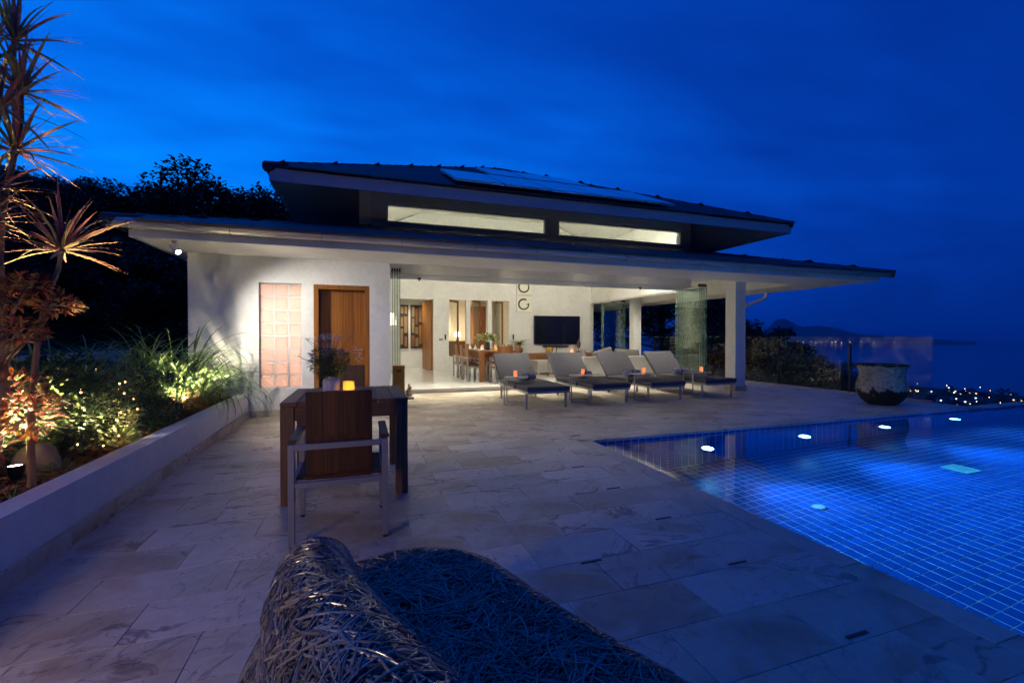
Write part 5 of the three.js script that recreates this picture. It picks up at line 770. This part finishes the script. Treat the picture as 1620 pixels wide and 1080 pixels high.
// ---- garden lamps
function gardenLamp(label, at, dir, k, col, ang, g = 30) {
  const t = thing('garden_spotlight', label, 'spotlight', at, 0), D = V(...dir).normalize();
  part('spike', [cyl(0.008, 0.004, 0.1, 0, -0.03, 0, 8), rb(0.03, 0.02, 0.03, 0, 0.022, 0, 0.004)], M.black, t);
  const h = part('housing', [lathe([[0.0, -0.07], [0.026, -0.068], [0.036, -0.04], [0.04, 0.0], [0.04, 0.012], [0.036, 0.012], [0.034, 0.0], [0, -0.002]], 20)], M.black, t, { keepUv: true }); h.position.set(0, 0.07, 0); h.quaternion.setFromUnitVectors(V(0, 1, 0), D);
  part('lens', cyl(0.034, 0.034, 0.004, 0, 0.004, 0, 20), glow(1, 0.82, 0.5, g), h);
  const f = V(...at).add(V(0, 0.07, 0)).addScaledVector(D, 0.03); spot(col, k, f.toArray(), f.clone().add(D).toArray(), ang, 0.8, 2);
}
gardenLamp('black garden spotlight shining up into the red leaved shrub', [-1.99, 0.345, -3.48], [-0.02, 0.9, 0.0], 30, L(1, 0.72, 0.36), 1.25);
gardenLamp('black garden spotlight behind the trunk of the rounded shrub', [-2.1, 0.345, -4.22], [0.5, 0.5, -0.45], 6, L(1, 0.76, 0.4), 1.15);
gardenLamp('black garden spotlight inside the arching grass', [-2.0, 0.345, -6.02], [-0.15, 0.75, -0.6], 17, L(1, 0.84, 0.6), 0.95);
gardenLamp('small black garden spotlight at the planter end by the house wall', [-1.84, 0.4, -6.95], [0.04, 0.9, -0.05], 7, L(1, 0.88, 0.68), 1.15, 12);
// ---- a lantern on a post in the bed beyond the camera's back: it lights the near terrace from that side
{
  const t = thing('garden_lantern', 'black garden lantern on a short post in the planted bed', 'lantern', [-1.95, 0.31, -0.75]);
  part('post', cyl(0.03, 0.035, 0.36, 0, 0.18, 0, 12), M.black, t); part('cap', new THREE.ConeGeometry(0.17, 0.1, 4).rotateY(Math.PI / 4).translate(0, 0.69, 0), M.black, t); part('base', rb(0.2, 0.02, 0.2, 0, 0.37, 0, 0.003), M.black, t);
  for (const x of [-1, 1]) for (const z of [-1, 1]) part('bar', rb(0.012, 0.26, 0.012, x * 0.09, 0.51, z * 0.09, 0.002), M.black, t);
  part('bulb', new THREE.SphereGeometry(0.05, 16, 12).translate(0, 0.51, 0), glow(1, 0.7, 0.4, 12), t); point(L(1, 0.7, 0.48), 5.5, -1.95, 0.82, -0.75, 8);
}
one('boulder', 'smooth pale stone behind the slender dragon tree', 'stone', (() => { const g = new THREE.SphereGeometry(0.12, 20, 14), p = g.attributes.position; for (let i = 0; i < p.count; i++) { const k = 1 + (vn(p.getX(i) * 14 + 9, p.getY(i) * 14 + p.getZ(i) * 9 + 7) - 0.5) * 0.3; p.setXYZ(i, p.getX(i) * k * 0.9, p.getY(i) * k * 1.3, p.getZ(i) * k); } g.computeVertexNormals(); return g.translate(-2.02, 0.36, -3.72); })(), mat(L(0.3, 0.26, 0.2), 0.9, { map: rep(MOTTLE, 0.3) }));

// ================================================================ trees beyond the terrace
function protoTree(name, seed, { n = 5200, leaf = 0.036, spread = 0.42, base = 0.32, lobes = 16, c = [0.035, 0.05, 0.022] }) {
  const R = rng(seed), t = thing(name, '', 'tree', [0, 0, 0]), tips = [];
  const gs = [tube([[0, 0, 0], [0.01, base * 0.6, 0.01], [0.0, base + 0.2, 0], [0.02, 0.8, 0.01]], 0.018, 8, 14)];
  for (let i = 0; i < lobes; i++) { const a = i * 2.4 + R() * 0.5, h = base + (0.95 - base) * (i + 0.5) / lobes, r = spread * Math.sin(clamp(0.18 + 0.82 * (1 - (h - base) / (1 - base))) * 1.75) * (0.6 + R() * 0.5); const e = [Math.cos(a) * r, h + R() * 0.08, Math.sin(a) * r]; tips.push([...e, 0.1 + R() * 0.09]); gs.push(tube([[0, h * 0.75, 0], [e[0] * 0.5, h * 0.92, e[2] * 0.5], e], 0.007, 5, 7)); }
  part('trunk', gs, M.darkBark, t);
  part('crown', leaves(n, () => { const [x, y, z, r] = tips[Math.floor(R() * tips.length)], a = R() * 6.283, u = R() * 2 - 1, q = Math.sqrt(1 - u * u), k = Math.cbrt(R()) * r, g = 0.6 + R() * 0.8; return { p: V(x + q * Math.cos(a) * k, y + u * k * 0.75, z + q * Math.sin(a) * k), d: V(R() - 0.5, R() - 0.5, R() - 0.5), s: leaf * (0.6 + R() * 0.8), w: 0.6, c: [c[0] * g, c[1] * g, c[2] * g] }; }), M.leaf, t, { keepUv: true });
  return t;
}
const P1 = protoTree('broadleaf_tree', 301, { spread: 0.5 }), P2 = protoTree('spreading_tree', 302, { spread: 0.62, base: 0.4, lobes: 18 }), P3 = protoTree('slender_tree', 303, { spread: 0.3, base: 0.22, lobes: 14, n: 4200 }), P4 = protoTree('bushy_tree', 304, { spread: 0.6, base: 0.12, lobes: 20, n: 6000 });
const used = new Set();
function plant(proto, azDeg, r, top, label, group, sx = 1) {
  const a = azDeg * Math.PI / 180, x = Math.sin(a) * r, z = -Math.cos(a) * r, y = groundH(x, z) - 0.15, h = (top - y) * 0.86, o = used.has(proto) ? dup(proto, [x, y, z], (azDeg * 7.3) % 6.28) : proto; used.add(proto);
  o.position.set(x, y, z); o.rotation.y = (Math.abs(azDeg) * 7.3) % 6.28; o.scale.set(h * sx, h, h * sx); o.userData.label = label; o.userData.group = group;
}
const WOOD_G = 'dark trees of the hillside wood';
[[P1, -34, 36, 10.6], [P2, -30.5, 38, 11.3], [P4, -27.8, 35, 10.0], [P1, -26, 40, 11.9], [P3, -24, 37, 11.2], [P2, -22.2, 39, 11.9], [P4, -20.2, 36, 10.7], [P1, -18.4, 40, 12.4], [P3, -17.0, 35, 12.9], [P2, -15, 39, 12.6], [P1, -13, 37, 12.3], [P4, -11.4, 36, 11.4], [P3, -10.4, 38, 13.4], [P1, -8.2, 39, 12.6]].forEach(([p, a, r, t]) => plant(p, a, r, t, { [P1.uuid]: 'dark round-headed tree in the hillside wood above the planted bed', [P2.uuid]: 'dark wide-spreading tree in the hillside wood above the planted bed', [P3.uuid]: 'dark narrow tree in the hillside wood above the planted bed', [P4.uuid]: 'dark bushy low-branched tree in the hillside wood above the planted bed' }[p.uuid], WOOD_G + ' ' + p.name.replace(/_/g, ' '), 1.15));
const UND = 'low trees filling the slope under the wood';
for (let k = 0; k < 16; k++) plant(P4, -37 + k * 1.95, 24 + (k * 5 % 7), 4.6 + (k * 3 % 5) * 0.45, 'dark low bushy tree on the slope just behind the planted bed', UND, 1.5);
const SIDE = 'dark trees beyond the side terrace';
[[P2, 31.5, 26, 7.6], [P1, 34.5, 28, 8.5], [P4, 37.5, 25, 6.6], [P2, 40.2, 27, 4.4]].forEach(([p, a, r, t]) => plant(p, a, r, t, 'tall dark tree seen through the side opening of the room' + (p === P1 ? ', round-headed' : p === P4 ? ', bushy' : ', spreading'), SIDE + ' ' + p.name.replace(/_/g, ' '), 1.1));
[[P4, 41.8, 30, 2.1], [P4, 43.4, 29, 2.4], [P4, 45.2, 30, 2.0]].forEach(([p, a, r, t]) => plant(p, a, r, t, 'dark bushy tree top between the glass doors and the veranda column', 'tree tops beyond the veranda column gap', 1.5));
[[P1, 47.0, 26, 2.5], [P4, 48.4, 25, 1.9], [P4, 49.6, 24, 1.3]].forEach(([p, a, r, t], i) => plant(p, a, r, t, ['dark tree with ragged top just past the veranda column', 'dark bush beside the ragged tree past the veranda column', 'lower dark bush where the headland starts'][i], undefined, 1.3));
[[52.4, 22, 0.75], [54.0, 22, 0.45], [55.4, 21, 0.1], [57.0, 20, -0.25], [58.8, 20, -0.5]].forEach(([a, r, t]) => plant(P4, a, r, t, 'dark bush below the terrace seen through the glass balustrade', 'bushes below the glass balustrade', 1.6));

// ================================================================ the town below
{
  const R = rng(404), wm = [mat(L(0.35, 0.32, 0.28), 0.9), mat(L(0.25, 0.27, 0.3), 0.9)], rm = [mat(L(0.1, 0.06, 0.05), 0.9), mat(L(0.08, 0.09, 0.11), 0.9)], lit = [glow(1, 0.62, 0.3, 3.2), glow(1, 0.8, 0.55, 3.6), glow(0.8, 0.9, 1, 3)], off = mat(L(0.02, 0.02, 0.03), 0.3);
  const protos = [0, 1, 2].map((v) => {
    const t = thing('town_house', '', 'house', [0, 0, 0]), w = [11, 14, 9][v], h = [5, 4, 7][v], d = [8, 9, 8][v];
    part('wall', bx(w, h + 6, d, 0, h / 2 - 3, 0), wm[v % 2], t); part('roof', poly([[-w / 2 - 0.6, h, d / 2 + 0.6], [w / 2 + 0.6, h, d / 2 + 0.6], [w / 2 + 0.6, h, -d / 2 - 0.6], [-w / 2 - 0.6, h, -d / 2 - 0.6], [-w / 5, h + 2.2, 0], [w / 5, h + 2.2, 0]], [0, 1, 5, 0, 5, 4, 1, 2, 5, 2, 3, 5, 3, 4, 5, 3, 0, 4]), rm[v % 2], t);
    for (let k = 0; k < 4; k++) { const f = part('window', rb(1.7, 1.5, 0.12, -w / 2 + w * (k + 0.5) / 4, h * (v === 2 && k & 1 ? 0.75 : 0.45), d / 2 + 0.04, 0.03), (k + v) % 3 === 0 ? lit[v] : off, t); part('window_frame', rb(1.9, 0.12, 0.2, -w / 2 + w * (k + 0.5) / 4, h * (v === 2 && k & 1 ? 0.75 : 0.45) - 0.8, d / 2 + 0.1, 0.02), wm[0], t); }
    return t;
  });
  const LB = ['long low town house with amber windows on the dark slope', 'wide town house with white windows on the dark slope', 'two storey town house with cold white windows on the dark slope'];
  let n = 0; const ok = new Set();
  for (let k = 0; k < 40; k++) { const az = 60 + R() * 11, r = 380 + Math.pow(R(), 0.7) * 780, a = az * Math.PI / 180, x = Math.sin(a) * r, z = -Math.cos(a) * r, v = Math.floor(R() * 3), o = ok.has(v) ? dup(protos[v], [0, 0, 0], 0) : protos[v]; ok.add(v); o.position.set(x, groundH(x, z) + 0.5, z); o.rotation.y = -a + (R() - 0.5) * 0.9; o.userData.label = LB[v]; o.userData.group = 'town houses ' + LB[v].split(' ')[0]; }
  const lampGlow = [[1, 0.8, 0.55], [1, 0.5, 0.2], [0.75, 0.9, 1], [0.6, 1, 0.8]].map((c) => glow(c[0], c[1], c[2], 12));
  const sl = thing('street_lamp', 'street lamp glowing among the houses on the dark slope', 'street lamp', [0, 0, 0], 0, 'street lamps of the town'); part('mast', cyl(0.12, 0.16, 8, 0, 4, 0, 8), M.dark, sl); part('bulb', new THREE.SphereGeometry(0.55, 10, 8).translate(0, 8.3, 0), glow(1, 0.8, 0.55, 16), sl);
  for (let k = 0; k < 44; k++) { const az = 60 + R() * 11, r = 360 + R() * 820, a = az * Math.PI / 180, x = Math.sin(a) * r, z = -Math.cos(a) * r, o = k ? dup(sl, [0, 0, 0], 0) : sl; o.position.set(x, groundH(x, z), z); const s = 0.3 + R() * 0.45; o.scale.set(s, 1, s); if (k) { o.children[1].material = lampGlow[k % 4]; } }
  for (let k = 0; k < 60; k++) { const az = 58 + R() * 15, r = 330 + Math.pow(R(), 0.8) * 860, a = az * Math.PI / 180, x = Math.sin(a) * r, z = -Math.cos(a) * r; plant(P4, az, r, groundH(x, z) + 9 + R() * 8, 'dark tree standing among the houses of the town slope', 'trees among the town houses', 1.3); }
  const sh = thing('harbour_light', 'tiny harbour light at the foot of the far headland', 'lamp', [0, 0, 0], 0, 'harbour lights on the far shore'); part('lantern', new THREE.SphereGeometry(5, 8, 6), glow(1, 0.75, 0.5, 3), sh); part('mast', cyl(1, 1.4, 14, 0, -9, 0, 6), M.dark, sh);
  [50.9, 51.4, 51.7, 52.3, 53.0, 53.4, 53.9, 54.3, 54.8, 55.1, 55.6, 56.3, 57.2, 58.2, 59.8].forEach((az, i) => { const a = az * Math.PI / 180, r = 8300, o = i ? dup(sh, [0, 0, 0], 0) : sh; o.position.set(Math.sin(a) * r, SEA + 16 + (i * 7 % 5) * 4, -Math.cos(a) * r); const s = 0.7 + ((i * 13) % 7) * 0.12; o.scale.set(s, s, s); });
}
scene.fog = new THREE.FogExp2(0xbfd0ff, 0.000055);
renderer.render(scene, camera);
